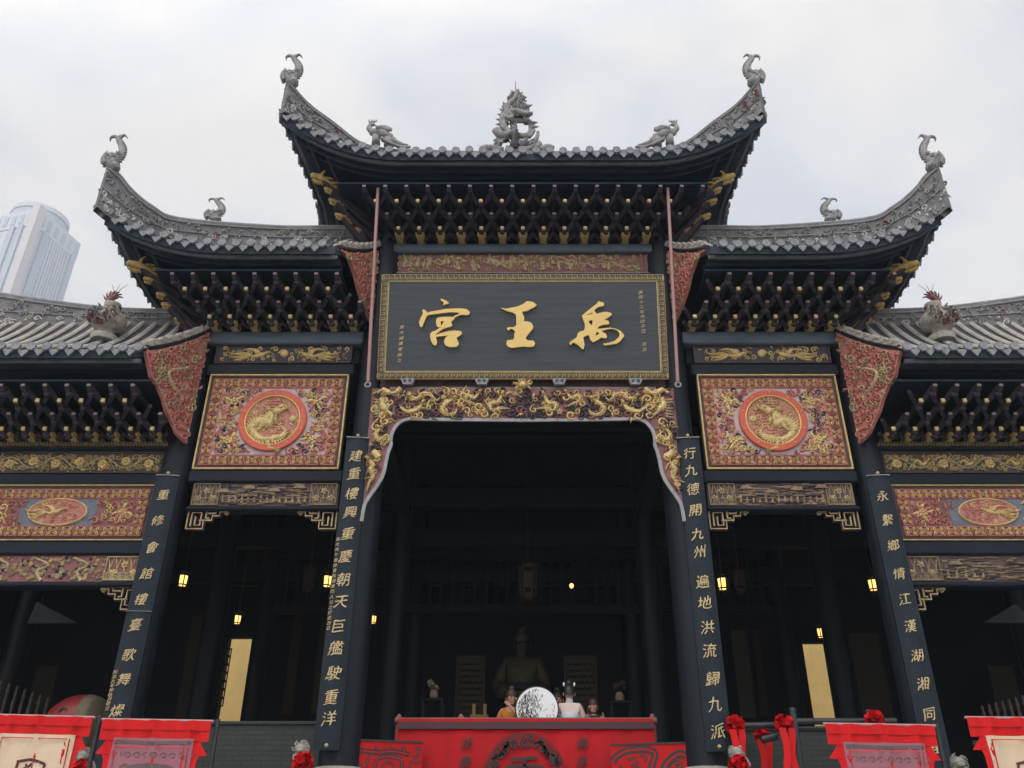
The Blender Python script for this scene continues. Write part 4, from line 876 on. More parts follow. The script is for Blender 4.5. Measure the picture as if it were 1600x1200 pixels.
# centre roof
TC = Tier(2.63, P(817, 0, 13)[2] * 0 + 12.25 + EYE, 11.19 + EYE, 1.35, 1.76, 11.80 + EYE, .45, [(0, 12.25 + EYE), (.45, 12.0 + EYE), (.9, 11.85 + EYE), (1.35, 11.78 + EYE), (1.76, 11.80 + EYE)])
topC = [PD(x, y, 2.63) for x, y in ((600, 236), (560, 226), (520, 195), (480, 165), (449, 130))]
TS = Tier(5.55, 10.15 + EYE, 9.07 + EYE, 1.35, 1.56, 9.62 + EYE, .9, [(0, 10.15 + EYE), (.45, 9.85 + EYE), (.9, 9.66 + EYE), (1.3, 9.62 + EYE), (1.56, 9.64 + EYE)], 2.9)
topS = [PD(x, y, 5.55) for x, y in ((281, 345), (235, 325), (203, 299), (186, 278), (168, 262))]
roofs = {}
for s in (-1, 1):
    sd = 'left' if s < 0 else 'right'
    r = hip_roof('main_roof', TC, s, 0, None, 'upper tiled roof of the centre bay, %s half' % sd)
    base = [(0.0, 13, TC.zr - .1, TC.zr + .22), (1.2, 13, TC.zr - .1, TC.zr + .22), (2.3, 13, TC.zr - .1, TC.zr + .27)]
    hp = [(2.63 + d, 13 - d, TC.hipz(d) - .12, max(z, TC.hipz(d) + .22)) for d, z in topC]
    hp[-1] = (hp[-1][0], hp[-1][1], TC.zt - .02, hp[-1][3])
    crest(base + hp, s, .15, r, pm, 1 + s)
    e = hp[-1]; bd = MB(); U = Vector((s * -1, 1, 0)).normalized()
    fish_beast(bd, Fr((s * (e[0] - .02), e[1] + .02, e[3] + .10), (-s * .74, 0, 0), (0, 0, 1.04), (0, -1, 0)), .68); bd.build('ridge_beast', M['plaster'], r)
    bd = MB(); X, _, Z = P(590, 222, 12.7); phoenix_beast(bd, Fr((s * abs(X), 12.7, Z + .03), (-s, 0, 0), (0, 0, 1), (0, -1, 0)), .98); bd.build('phoenix_ornament', M['plaster'], r)
    r = hip_roof('wing_roof', TS, s, 2.75, (2.72, .44, .95), 'middle tiled roof over the %s side bay' % sd)
    base = [(2.72, 13, TS.zr - .1, 10.56 + EYE), (3.8, 13, TS.zr - .1, 10.55 + EYE), (4.8, 13, TS.zr - .1, 10.56 + EYE)]
    hp = [(5.55 + max(0, d), 13 - max(0, d), TS.hipz(max(0, d)) - .12, z) for d, z in topS]; hp[-1] = (hp[-1][0], hp[-1][1], TS.zt - .02, hp[-1][3])
    crest(base + hp, s, .16, r, pm, 5 + s, white=.9)
    e = hp[-1]; bd = MB(); fish_beast(bd, Fr((s * (e[0] - .02), e[1] + .02, e[3] + .10), (-s * .74, 0, 0), (0, 0, 1.04), (0, -1, 0)), .68); bd.build('ridge_beast', M['plaster'], r)
    bd = MB(); X, _, Z = P(332, 340, 12.85); fish_beast(bd, Fr((s * abs(X), 12.85, Z), (-s, 0, 0), (0, 0, 1), (0, -1, 0)), .50); bd.build('ridge_beast', M['plaster'], r)
    # outer roof: plain slope, slanting inner end
    TO = Tier(9.6, 8.42 + EYE, 7.02 + EYE, 1.35, 1.5, 7.05 + EYE, .1, [(0, 8.42 + EYE), (1.5, 7.05 + EYE)])
    r = hip_roof('outer_roof', TO, s, 5.50, (5.53, .54, .95), 'lowest tiled roof over the %s outer bay' % sd, ('tile_beige', 'tile_pale'))
    zt = lambda y: P(817, y, 13)[2]
    crest([(5.30, 13, TO.zr - .15, zt(478)), (5.8, 13, TO.zr - .15, zt(486)), (6.6, 13, TO.zr - .15, zt(488)), (7.6, 13, TO.zr - .15, zt(484)), (8.6, 13, TO.zr - .15, zt(474)), (9.6, 13, TO.zr - .15, zt(462))], s, .2, r, pm, 9 + s, white=.6)
    # gourd vase with a dragon on it, on a small stand upon the tiles
    bd = MB(); cxx, cyy = 6.72, 12.25; X, _, zb = P(165, 525, cyy)
    cxx = abs(P(165, 520, cyy)[0]); zt_ = P(165, 458, cyy)[2]; Hh = zt_ - zb
    bd.lathe([(.20, -.12), (.22, -.02), (.14, .02), (.12, .10), (.22, .14), (.29, .24), (.29, .33), (.22, .42), (.13, .46), (.12, .54), (.14, .58), (.13, .64), (.05, .68)], (s * cxx, cyy, zb), 18)
    fv = Fr((s * cxx, cyy - .2, zb), (s, 0, 0)); scatter(bd, fv, lambda u, v, q: abs(u) < .2 and .12 < v < .42, (-.22, .22, .1, .42), .055, .14, 7, (0, 1, 2), 0, 260)
    fp = Fr((s * cxx, cyy, zb), (s, 0, 0)); bd.ptube(fp, cr([(-.12, .52), (.02, .60), (.10, .66), (.06, .76), (-.02, .82)], 4), [.07] * 5 + [.06] * 6 + [.04] * 5 + [.02], .05, 8, 2)
    for k in range(7): a = .3 + k * .38; bd.ptube(fp, [(.05, .72), (.05 + .13 * cos(a), .72 + .15 * sin(a)), (.05 + .19 * cos(a + .25), .72 + .2 * sin(a + .25))], [.03, .02, .004], .02, 6, 2)
    for k in (0, 1, 2): bd.tube([(s * cxx, cyy, zb + .8), (s * (cxx - .05 + .06 * k), cyy, zb + .95), (s * (cxx - .16 + .14 * k), cyy, zb + 1.06)], [.008, .005, .003], 5, 2)
    for k in (-1, 1): bd.lathe([(.05, -.30), (.06, -.2), (.05, -.1)], (s * cxx + k * .13, cyy, zb), 8, 1)
    bd.build('gourd_ornament', [M['plaster_warm'], M['plaster'], M['rose_wood']], r)
    # carved wing boards where each lower roof meets the taller bay
    for Xc, px, nm in ((5.53, [(222, 562), (232, 590), (242, 604), (250, 622), (256, 644), (266, 664), (272, 678), (285, 692)], 'outer'), (2.72, [(530, 388), (541, 404), (551, 430), (556, 452), (564, 476), (572, 500)], 'inner')):
        aa, bb_, TT = (.54, .95, TO) if nm == 'outer' else (.44, .95, TS); ln = math.hypot(aa, bb_)
        def PG(x, y):
            p, q, c_ = ray(x, y); t = (12.75 + bb_ * Xc / aa) / (q - bb_ * p / aa); return (-p * t - Xc) / aa * ln, EYE + c_ * t
        pts = [PG(x, y) for x, y in px]; pts[0] = (ln * 1.02, zroof(TT, .25 + bb_) - .06); pts[-1] = (.02, pts[-1][1]); z_top = zroof(TT, .35)
        Dv = Vector((s * aa, -bb_, 0)) / ln; fr = Fr((s * Xc, 12.75, 0), Dv, (0, 0, 1), Vector((-s * bb_, -aa, 0)) / ln); tq = lambda u: zroof(TT, .25 + u / ln * bb_) - .06
        poly = [(ln * k / 6, tq(ln * k / 6)) for k in range(6)] + [(max(.02, d), z) for d, z in pts] + [(0, pts[-1][1])]
        w = MB(); outline([poly], fr, .06, w, 0); wo = part(w, 'wing_board', M['rose_paint'], 'carved rose-painted wing board between a lower roof and a taller bay')
        rel = MB()
        def ins(u, v, q, P_=pts):
            if u < q * .6 or v > tq(u) - q: return False
            if v > P_[0][1]: return u < ln - q
            for (a, za), (b, zb2) in zip(P_, P_[1:]):
                if zb2 <= v <= za: return u < a + (b - a) * ((v - za) / ((zb2 - za) or 1)) - q * .65
            return False
        scatter(rel, fr, ins, (0, ln, pts[-1][1], z_top), .06, .045, 91, (0, 0, 0, 1), .06, 3000, 1.3)
        rel.ribbon(fr, [(max(.02, d) - .012, z) for d, z in pts], .014, .03, 0, .05, True)
        if nm == 'outer': dragon(rel, fr, [(.35, pts[0][1] + .05), (.62, pts[0][1] - .15), (.5, pts[0][1] - .35), (.28, pts[0][1] - .45), (.32, pts[0][1] - .7)], .032, .05, 1, .06, legs=False)
        rel.build('swirl_relief', [M['rose_paint'], M['dull_gold']], wo)
        cp_ = MB(); vs = []; n = Vector((s * bb_, aa, 0)) / ln; NN = 12
        for i in range(NN + 1):
            u = -.02 + (ln + .08) * i / NN; p = fr(u, tq(min(u, ln)) + .09, 0)
            for a, b in ((-.09, 0), (.09, 0), (.09, .05 + .015 * (i % 2)), (-.09, .05 + .015 * (i % 2))): vs.append(p + n * a + Vector((0, 0, b)))
        cp_.add(vs, [(4 * i + j, 4 * i + (j + 1) % 4, 4 * i + 4 + (j + 1) % 4, 4 * i + 4 + j) for i in range(NN) for j in range(4)] + [(0, 1, 2, 3), (4 * NN, 4 * NN + 1, 4 * NN + 2, 4 * NN + 3)])
        for i in range(7): u = ln * (i + .5) / 7; p = fr(u, tq(u) + .14, 0); cp_.tube([p - n * .11 + Vector((0, 0, .03)), p + n * .06 + Vector((0, 0, .05))], .05, 8, 0)
        cp_.build('rake_coping', M['plaster_warm'], wo)
# finial of coiled dragons on the middle of the ridge
fY = 13.0; fi = MB(); ff = Fr((0, fY, 0)); zpx = lambda x, y: (P(740 + x / 10, 130 + y / 10, fY)[0], P(740 + x / 10, 130 + y / 10, fY)[2]); C = lambda l, n=5: cr([zpx(*p) for p in l], n)
for f_ in (-1, 1):                     # smaller scrolls that fill the openwork
    f3 = Fr((0, fY - .04 * f_, 0), (1, 0, 0), (0, 0, 1), (0, -f_, 0)); rn = random.Random(12)
    for k in range(60):
        y = rn.uniform(180, 1000); hw = 60 + (y - 150) * .30; x = 650 + rn.uniform(-hw, hw)
        if 560 < y < 760 and (530 < x < 590 or 680 < x < 800): continue
        p = zpx(x, y); curl(fi, f3, p, rn.uniform(.035, .07), rn.uniform(0, 6), rn.choice((-1, 1)), .05, .36, 0, .0)
def ft(l, r, w=0, e=.8):
    p = C(l); n = len(p); k = .0122; fi.ptube(ff, p, [r * 1.12 * k * (1 - (1 - e) * i / n) for i in range(n)], [r * k * .9] * n, 8, 0, w)
ft([(560, 800), (480, 730), (450, 610), (500, 505), (640, 465), (780, 490), (890, 520)], 5.4, .05); ft([(700, 790), (840, 790), (905, 700), (890, 600), (800, 560), (650, 560), (615, 640), (640, 740)], 5.2, -.05)
ft([(600, 570), (530, 560), (525, 460), (540, 370), (600, 310), (660, 240), (680, 150)], 5.6, .05, .6); ft([(650, 200), (700, 270), (790, 310), (830, 380), (800, 440), (700, 450), (620, 430)], 5.0, -.06)
ft([(480, 360), (530, 430), (620, 400), (660, 330)], 5, 0); ft([(660, 480), (740, 520), (830, 540), (920, 530)], 5, .1, .4); ft([(540, 500), (600, 560), (560, 600), (500, 560)], 4, .08)
ft([(360, 760), (400, 820), (470, 850), (560, 830), (640, 790)], 8, .05, .5); ft([(370, 880), (400, 940), (350, 1000)], 6, 0); ft([(430, 990), (450, 950), (490, 935)], 3, .1, .3)
ft([(640, 900), (720, 930), (830, 945), (930, 915), (985, 860), (1005, 775)], 6.2, 0, .4); ft([(860, 870), (910, 820), (950, 760)], 4, .05, .5)
ft([(120, 1040), (200, 1010), (330, 1020), (460, 1050)], 6, 0); ft([(800, 1050), (960, 1000), (1030, 960), (1000, 930)], 6, 0, .6); ft([(1050, 1040), (1160, 1000), (1240, 1030)], 6, 0); ft([(500, 1040), (640, 1060), (800, 1050)], 8, 0)
for x, y, a in ((630, 170, 1.6), (665, 150, 1.5), (730, 180, 1.1), (595, 200, 1.9), (560, 260, 2.1), (490, 340, 2.0), (460, 430, 2.5), (440, 500, 2.8), (425, 570, 3), (420, 640, 3.2), (440, 700, 3.5), (930, 620, .2), (940, 680, 0), (850, 360, .4), (760, 260, .7), (350, 770, 2.2), (390, 750, 1.8), (440, 740, 1.5), (690, 140, 1.4), (610, 150, 1.8)):
    p = zpx(x, y); fi.ptube(ff, [(p[0] - .04 * cos(a), p[1] - .04 * sin(a)), (p[0] + .04 * cos(a), p[1] + .04 * sin(a)), (p[0] + .11 * cos(a), p[1] + .11 * sin(a))], [.05, .035, .004], [.04, .03, .004], 6)
p = zpx(640, 1010); fi.lathe([(.06, -.1), (.10, .0), (.07, .14), (.12, .25), (.09, .33), (.05, .38)], (p[0], fY - .08, p[1]), 12, 1)
p0 = zpx(655, 150); fi.tube([(p0[0], fY, p0[1]), (p0[0], fY, p0[1] + .34)], .008, 5, 1)
part(fi, 'dragon_finial', [M['plaster'], M['iron']], 'finial of coiled dragons, flames and fishes at the middle of the top ridge')
# ---------------------------------------------------------------- the name board, hung leaning forward
SB, ST = P(CX, 592, 12.58), P(CX, 428, 12.17)
o_ = Vector((0, 12.58, SB[2])); V_ = Vector((0, ST[1] - SB[1], ST[2] - SB[2])); HS = V_.length; V_.normalize(); N_ = Vector((0, -V_.z, V_.y))
sf = Fr(o_, (1, 0, 0), V_, N_)
def sgn(x, y):                                   # picture -> board coordinates
    d = Vector(ray(x, y)); e = Vector((0, 0, EYE)); n = Vector(N_); t = (o_ - e).dot(n) / d.dot(n); p = e + d * t - o_
    return p.x, p.dot(V_)
HW = abs(sgn(588, 592)[0]); BW = .125
mat('frame_gold', (.50, .40, .17), .5, .25, 9, (.30, .22, .10), .6, .2, 40, metal=.15)
board = empty('name_board', o_, 'large dark board with three gilt brush characters, leaning out above the great doorway', 'sign')
mb = MB(); mb.bbox(-HW + .05, HW - .05, -.08, 0, .05, HS - .05, .01, 0, Fr(sf.O, sf.U, -sf.N, sf.V))
mb = MB()
for a, b in ((.05, .05),): mb.prism([(-HW + a, b), (HW - a, b), (HW - a, HS - b), (-HW + a, HS - b)], -.08, -.02, sf)
mb.build('panel', M['sign_board'], board)
mb = MB(); moulding(mb, sf, -HW, HW, 0, HS, BW, .05, 0, -.06); moulding(mb, sf, -HW + BW, HW - BW, BW, HS - BW, .018, .045, 0, -.055)
w0 = -.008
for q in meander(-HW + .03, HW - .03, BW / 2, .075): mb.ribbon(sf, q, .0078, .006, 1, w0, True)
for q in meander(-HW + .03, HW - .03, HS - BW / 2, .075, -1): mb.ribbon(sf, q, .0078, .006, 1, w0, True)
for u in (-HW + BW / 2, HW - BW / 2):
    for q in meander(BW, HS - BW, 0, .075): mb.ribbon(sf, [(u + b, a) for a, b in q], .0078, .006, 1, w0, True)
mb.build('key_fret_frame', [M['frame_gold'], M['brown_carving']], board)
CH = {'a': (640, [[(580, 95), (620, 95), (680, 125), (735, 160), (730, 180), (680, 190), (640, 208), (620, 200), (645, 175), (635, 150), (600, 128)],
 [(245, 295), (275, 290), (325, 330), (330, 355), (400, 330), (550, 305), (700, 280), (850, 272), (980, 272), (1070, 285), (1125, 330), (1130, 360), (1105, 390), (1060, 395), (960, 390), (870, 430), (845, 445), (840, 470), (790, 510), (780, 530), (805, 585), (790, 605), (640, 650), (560, 700), (500, 745), (475, 775), (540, 750), (640, 720), (740, 695), (860, 685), (970, 700), (985, 735), (970, 760), (890, 815), (885, 835), (920, 905), (925, 935), (890, 985), (820, 995), (740, 990), (680, 965), (650, 920), (650, 870), (680, 810), (735, 780), (640, 785), (540, 795), (495, 805), (515, 880), (515, 930), (485, 970), (440, 945), (410, 890), (388, 810), (388, 750), (420, 710), (480, 690), (560, 640), (598, 612), (545, 628), (510, 600), (497, 540), (500, 480), (530, 445), (600, 432), (740, 428), (820, 432), (850, 405), (920, 380), (935, 355), (880, 345), (760, 340), (600, 360), (450, 380), (350, 395), (320, 420), (290, 490), (260, 560), (240, 610), (215, 625), (190, 590), (180, 530), (200, 470), (240, 390), (255, 350), (240, 320)],
 [(585, 515), (655, 503), (625, 545), (605, 590), (590, 585)]]),
 'b': (760, [[(270, 255), (300, 262), (360, 278), (480, 255), (580, 235), (680, 195), (760, 135), (870, 150), (945, 205), (900, 245), (820, 285), (770, 315), (665, 335), (690, 390), (708, 440), (705, 515), (780, 515), (840, 540), (878, 600), (870, 650), (800, 735), (730, 825), (770, 870), (880, 875), (915, 920), (890, 980), (840, 992), (680, 985), (560, 1000), (460, 1010), (400, 985), (372, 930), (390, 870), (440, 860), (500, 860), (525, 810), (520, 750), (540, 700), (500, 665), (450, 650), (430, 680), (400, 675), (382, 635), (430, 622), (510, 625), (560, 585), (562, 480), (555, 390), (500, 350), (380, 315), (320, 290)]]),
 'c': (870, [[(780, 135), (880, 165), (885, 205), (860, 228), (780, 240), (695, 305), (745, 375), (840, 345), (920, 335), (1000, 350), (1035, 385), (980, 430), (890, 485), (960, 500), (985, 545), (960, 570), (870, 575), (790, 605), (755, 650), (830, 650), (1000, 632), (1100, 650), (1190, 690), (1250, 760), (1260, 790), (1190, 880), (1120, 930), (1000, 950), (890, 965), (870, 930), (960, 920), (1080, 880), (1170, 800), (1175, 740), (1130, 680), (1060, 655), (980, 655), (830, 690), (920, 750), (940, 810), (915, 832), (830, 815), (770, 860), (680, 905), (630, 860), (600, 770), (560, 775), (495, 810), (505, 880), (520, 950), (500, 1035), (470, 1030), (400, 960), (330, 915), (290, 915), (265, 955), (230, 935), (260, 890), (370, 815), (390, 740), (420, 710), (510, 680), (525, 620), (525, 560), (490, 470), (470, 405), (560, 330), (680, 235), (750, 180)],
 [(555, 400), (660, 345), (670, 365), (600, 392)], [(600, 500), (670, 485), (665, 560), (640, 590), (605, 540)], [(750, 705), (800, 740), (740, 778), (722, 770)]])}
def sm(l): return cr([l[-1]] + l + [l[0]], 2)[2:-2]
for k, (x0, sps) in CH.items():
    mb = MB(); outline([[sgn(x0 + x / 12, 460 + y / 12) for x, y in l] for l in sps], sf, .045, mb, 0, -.02); mb.build('gilt_character', M['bright_gold'], board)
mb = MB()
for i, c in enumerate('康熙十二年月四子日'): write(mb, sf, c, sgn(1001 + i * .55, 456 + i * 7.6), .085, .006, 0, .004, w0=-.02, sq=.85, seed=i)
for i, c in enumerate('吉旦'): write(mb, sf, c, sgn(1007 + i * .4, 537 + i * 8.5), .09, .006, 0, .004, w0=-.02, sq=.85, seed=i)
for i, c in enumerate('東大湖廣會館立'): write(mb, sf, c, sgn(628 - i * .7, 510.5 + i * 8.6), .085, .006, 0, .004, w0=-.02, sq=.85, seed=i)
mb.build('inscription', M['plaque_gold'], board)
for x in (637, 753, 874, 993):
    mb = MB(); u = sgn(x, 594)[0]; mb.prism([(u - .12, .0), (u + .12, .0), (u + .075, -.10), (u - .075, -.10)], -.10, .035, sf)
    mb.ribbon(sf, spiral(u - .045, -.045, .03, 0, 1, 1, 8), .008, .012, 1, .035); mb.ribbon(sf, spiral(u + .045, -.045, .03, pi, 1, -1, 8), .008, .012, 1, .035)
    mb.build('foot_bracket', [M['grey_trim'], M['iron']], board)
# ---------------------------------------------------------------- couplet boards on the columns
def plaque(x, ytop, ybot, text, px, label, size, s, small=None, wd=.355, join=None, bold=.002):
    Y = 12.60; X = s * x; z1 = Zy(ytop, Y); z0 = Zy(ybot, Y); R_ = .34; rot = s * .10
    fr = Fr((X, Y, 0), (cos(rot), -sin(rot) * -1 * -1, 0), (0, 0, 1), (-sin(rot) * -1 * -1, -cos(rot), 0))
    e = empty('couplet_board', (X, Y, z0), label, 'couplet board', 'couplet boards hung on the four gate columns')
    b = MB(); n = 8; vs = []                      # a gently bowed board hugging the column
    for i in range(n + 1):
        a = -.55 + 1.1 * i / n; u = wd / 2 * sin(a) / sin(.55); w = -(1 - cos(a)) * .28
        for z in (z0, z1): vs += [fr(u, z, w), fr(u, z, w - .035)]
    fs = []
    for i in range(n): o = i * 4; fs += [(o, o + 4, o + 6, o + 2), (o + 1, o + 3, o + 7, o + 5), (o, o + 1, o + 5, o + 4), (o + 2, o + 6, o + 7, o + 3)]
    b.add(vs, fs + [(0, 2, 3, 1), (n * 4, n * 4 + 1, n * 4 + 3, n * 4 + 2)]); b.build('board', M['plaque_board'], e)
    f = MB(); f.box(-wd / 2, wd / 2, z1, z1 + .012, -.05, .012, 0, Fr(fr.O, fr.U, fr.V, fr.N))
    if join: zj = Zy(join, Y); f.box(-wd / 2, wd / 2, zj, zj + .006, -.04, .008, 0, Fr(fr.O, fr.U, fr.V, fr.N))
    f.build('top_edge', M['grey_trim'], e)
    w = MB()
    for i, (c, y) in enumerate(zip(text, px)): write(w, fr, c, (0, Zy(y, Y)), size, .012, 0, bold, seed=i + len(text), w0=-.004)
    w.build('gilt_writing', M['plaque_gold'], e)
    if small:
        w = MB()
        for i, c in enumerate(small[0]): write(w, fr, c, (-wd * .40, Zy(small[1] + i * small[2], Y)), .062, .006, 0, .0, seed=i, w0=-.02)
        w.build('small_writing', M['plaque_gold'], e)
    st = MB()
    for z, y in ((z1 + .04, 0), (z0 + .06, 1)):
        if y and s * x < -5 or y and s * x > 5: continue
        st.dome(fr, (0, z), .028, .028, .04, 0, -.005)
    st.build('stud', M['plaque_gold'], e); return e
plaque(2.675, 684, 1172, '建重樓興重慶朝天巨艦駛重洋', (712, 740, 771, 800, 833, 869, 905, 940, 978, 1012, 1051, 1089, 1122), 'dark couplet board left of the great doorway, gilt writing beginning 建重樓', .212, -1, ('道光丙午重修會館湖廣同人公立於此吉日', 842, 8.2), .36, bold=.004)
plaque(2.675, 684, 1174, '行九德開九州遍地洪流歸九派', (708, 735, 764, 797, 834, 862, 908, 941, 980, 1016, 1060, 1100, 1142), 'dark couplet board right of the great doorway, gilt writing beginning 行九德', .212, 1, None, .36, bold=.004)
plaque(5.625, 743, 1200, '重修會館樓臺歌舞燦', (773, 813, 855, 896, 936, 976, 1023, 1061, 1110), 'dark couplet board at far left, gilt writing from 重修 to 燦, foot behind a red banner', .188, -1, ('同治九年仲秋月敬立', 1050, 7), .36, 955)
plaque(5.625, 743, 1215, '永繫鄉情江漢湖湘同禹', (775, 812, 852, 896, 936, 978, 1024, 1068, 1116, 1169), 'dark couplet board at far right, gilt writing from 永繫 to 禹, beside a red banner', .188, 1, None, .36)
# two long pink rods hung before the inner columns
for s in (-1, 1):
    X = 2.52; Y = 12.0; a = P(591, 288, 11.95); b = P(575, 596, 12.45)
    e = empty('hanging_rod', (s * abs(b[0]), b[1], b[2]), 'long pink rod hung in front of the column on the %s of the name board' % ('left' if s < 0 else 'right'), 'rod', 'pink rods hung from the top eaves')
    m = MB(); m.tube([(s * abs(a[0]), a[1], a[2]), (s * abs(b[0]), b[1], b[2])], .029, 8); m.build('rod', M['rod_pink'], e)
    m = MB(); m.tube([(s * abs(b[0]) + .045 * cos(t), b[1], b[2] - .06 + .045 * sin(t)) for t in [2 * pi * k / 12 for k in range(13)]], .014, 6); m.build('ring', M['grey_trim'], e)

# ---------------------------------------------------------------- ground, terrace, hall
g = MB(); g.add([(-900, -300, 0), (900, -300, 0), (900, 1500, 0), (-900, 1500, 0)], [(0, 1, 2, 3)]); tag(g.build('ground', M['paving']), kind='structure')
g = MB(); g.bbox(-14, 14, 11.2, 27, 0.0, FLOOR, .03); g.bbox(-14.06, 14.06, 11.14, 11.5, FLOOR - .14, FLOOR + .004, .03)
tag(g.build('terrace', M['terrace_stone']), kind='structure')
hall = empty('ancestral_hall', (0, 18, FLOOR), 'deep unlit timber hall behind the gate with dark columns, beams and ochre walls', 'hall')
def hp(mb, name, mats, label=None):
    o = mb.build(name, mats, hall)
    if label: o['label'] = label
    return o
HB, HC = 21.0, 9.4
def at(x, y, Y): return P(x, y, Y)
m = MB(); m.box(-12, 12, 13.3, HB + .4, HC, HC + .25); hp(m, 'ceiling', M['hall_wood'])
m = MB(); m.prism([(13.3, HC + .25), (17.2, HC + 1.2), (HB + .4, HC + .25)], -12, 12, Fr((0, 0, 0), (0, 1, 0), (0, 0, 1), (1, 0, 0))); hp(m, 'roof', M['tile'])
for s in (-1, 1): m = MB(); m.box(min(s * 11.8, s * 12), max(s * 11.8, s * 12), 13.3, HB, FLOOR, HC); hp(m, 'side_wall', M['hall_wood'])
# back wall, with two doorways open to a bright yard
doors = []
for s in (-1, 1):
    if s < 0: xs = (at(348, 1060, HB)[0], at(389, 1060, HB)[0]); zt = at(370, 996, HB)[2]
    else: xs = (at(1262, 1060, HB)[0], at(1316, 1060, HB)[0]); zt = at(1280, 1004, HB)[2]
    doors.append((xs[0], xs[1], zt))
m = MB(); e = [-12] + [v for d in doors for v in d[:2]] + [12]
for a, b in ((e[0], e[1]), (e[2], e[3]), (e[4], e[5])): m.box(a, b, HB, HB + .2, FLOOR, HC)
for d in doors: m.box(d[0], d[1], HB, HB + .2, d[2], HC)
hp(m, 'back_wall', M['hall_wood'])
yw = MB(); yw.box(-12, 12, 25.6, 25.9, FLOOR, 8.2); w = tag(yw.build('yard_wall', M['ochre_wall']), 'bright ochre wall of the back yard, seen through the hall doorways', 'wall')
for s, d in zip((-1, 1), doors):
    m = MB(); x = d[0] if s < 0 else d[1]
    dm = MB(); dm.box(d[0] + (d[1] - d[0]) * .60, d[0] + (d[1] - d[0]) * .72, HB - .05, HB - .005, FLOOR, d[2]) if s > 0 else dm.box(d[0] - .12, d[0], HB - .05, HB - .005, FLOOR, d[2] + .1)
    hp(dm, 'door_post', M['hall_wood'])
# dim ochre side panels and pierced leaves between the inner columns
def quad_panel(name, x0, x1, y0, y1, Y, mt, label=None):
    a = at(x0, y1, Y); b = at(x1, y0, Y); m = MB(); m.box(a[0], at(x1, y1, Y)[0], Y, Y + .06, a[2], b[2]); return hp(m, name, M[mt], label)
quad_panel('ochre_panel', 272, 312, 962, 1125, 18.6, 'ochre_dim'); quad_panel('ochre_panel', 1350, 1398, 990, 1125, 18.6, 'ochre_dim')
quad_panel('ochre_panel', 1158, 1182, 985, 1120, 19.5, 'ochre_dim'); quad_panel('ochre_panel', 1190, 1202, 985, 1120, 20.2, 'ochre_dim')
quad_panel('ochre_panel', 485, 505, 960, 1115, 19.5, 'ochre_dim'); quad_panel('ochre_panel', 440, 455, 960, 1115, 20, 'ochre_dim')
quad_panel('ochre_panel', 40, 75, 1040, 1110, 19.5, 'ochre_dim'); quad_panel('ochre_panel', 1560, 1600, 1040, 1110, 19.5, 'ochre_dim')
def lattice(x0, x1, y0, y1, Y, mt='dull_gold'):
    a = at(x0, y1, Y); b = at(x1, y0, Y); m = MB(); fr = Fr((0, Y, 0)); w = at(x1, y1, Y)[0]
    n = 7
    for k in range(n):
        z0 = a[2] + (b[2] - a[2]) * k / n; z1 = a[2] + (b[2] - a[2]) * (k + 1) / n; d = (w - a[0])
        m.ribbon(fr, [(a[0], z0), (a[0] + d * .9, z0), (a[0] + d * .9, z1 - .03), (a[0] + d * .3, z1 - .03), (a[0] + d * .3, (z0 + z1) / 2), (a[0] + d * .6, (z0 + z1) / 2)], .018, .03, 0, 0, True)
    hp(m, 'lattice_leaf', M[mt])
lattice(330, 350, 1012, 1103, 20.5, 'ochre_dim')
for X, Y in ((2.36, 16.0), (2.4, 19.4), (5.7, 16.0), (5.8, 19.4), (9.2, 16.0)):
    for s in (-1, 1):
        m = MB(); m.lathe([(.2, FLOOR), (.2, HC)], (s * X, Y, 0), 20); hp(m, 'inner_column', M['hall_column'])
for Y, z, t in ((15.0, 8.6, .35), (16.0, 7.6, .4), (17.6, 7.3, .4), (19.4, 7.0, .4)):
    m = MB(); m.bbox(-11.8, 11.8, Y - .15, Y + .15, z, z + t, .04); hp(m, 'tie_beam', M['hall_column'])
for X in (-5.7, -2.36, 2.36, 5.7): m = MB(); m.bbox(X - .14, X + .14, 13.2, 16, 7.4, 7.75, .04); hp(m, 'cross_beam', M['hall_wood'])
m = MB(); Y = 19.2; z0 = at(800, 945, Y)[2]; z1 = at(800, 876, Y)[2]
for k in range(44): X = -5.4 + k * .25; m.bbox(X, X + .1, Y, Y + .05, z0, z1, .01)
m.bbox(-5.6, 5.6, Y - .05, Y + .1, z1, z1 + .25, .02); m.bbox(-5.6, 5.6, Y - .05, Y + .1, z0 - .2, z0, .02); hp(m, 'slatted_transom', M['hall_wood'])
for s in (-1, 1):      # carved struts beside the inner columns
    m = MB(); fr = Fr((s * 2.9, 13.45, 0), (s, 0, 0)); z1 = at(562, 870, 13.45)[2]; z0 = at(562, 985, 13.45)[2]
    a = abs(at(582, 900, 13.45)[0]) - 2.9; b = abs(at(556, 900, 13.45)[0]) - 2.9; fr = Fr((s * 2.05, 13.4, 0), (0, 1, 0), (0, 0, 1), (s, 0, 0))
    m.prism([(0, z1), (.75, z1 + .06), (.7, z1 - .5), (.45, z1 - .8), (.3, z1 - 1.1), (.05, z1 - 1.3)], .3, .4, Fr((s * 2.25, 13.1, 0), (0, 1, 0), (0, 0, 1), (s, 0, 0)), 0)
    scatter(m, Fr((s * 2.55, 13.1, 0), (0, 1, 0), (0, 0, 1), (-s, 0, 0)), lambda u, v, q: v > z1 - 1.2 + .8 * u and u < .7, (.05, .7, z1 - 1.2, z1), .07, .04, 4, (0,), 0, 200)
    hp(m, 'carved_strut', M['brown_carving'])
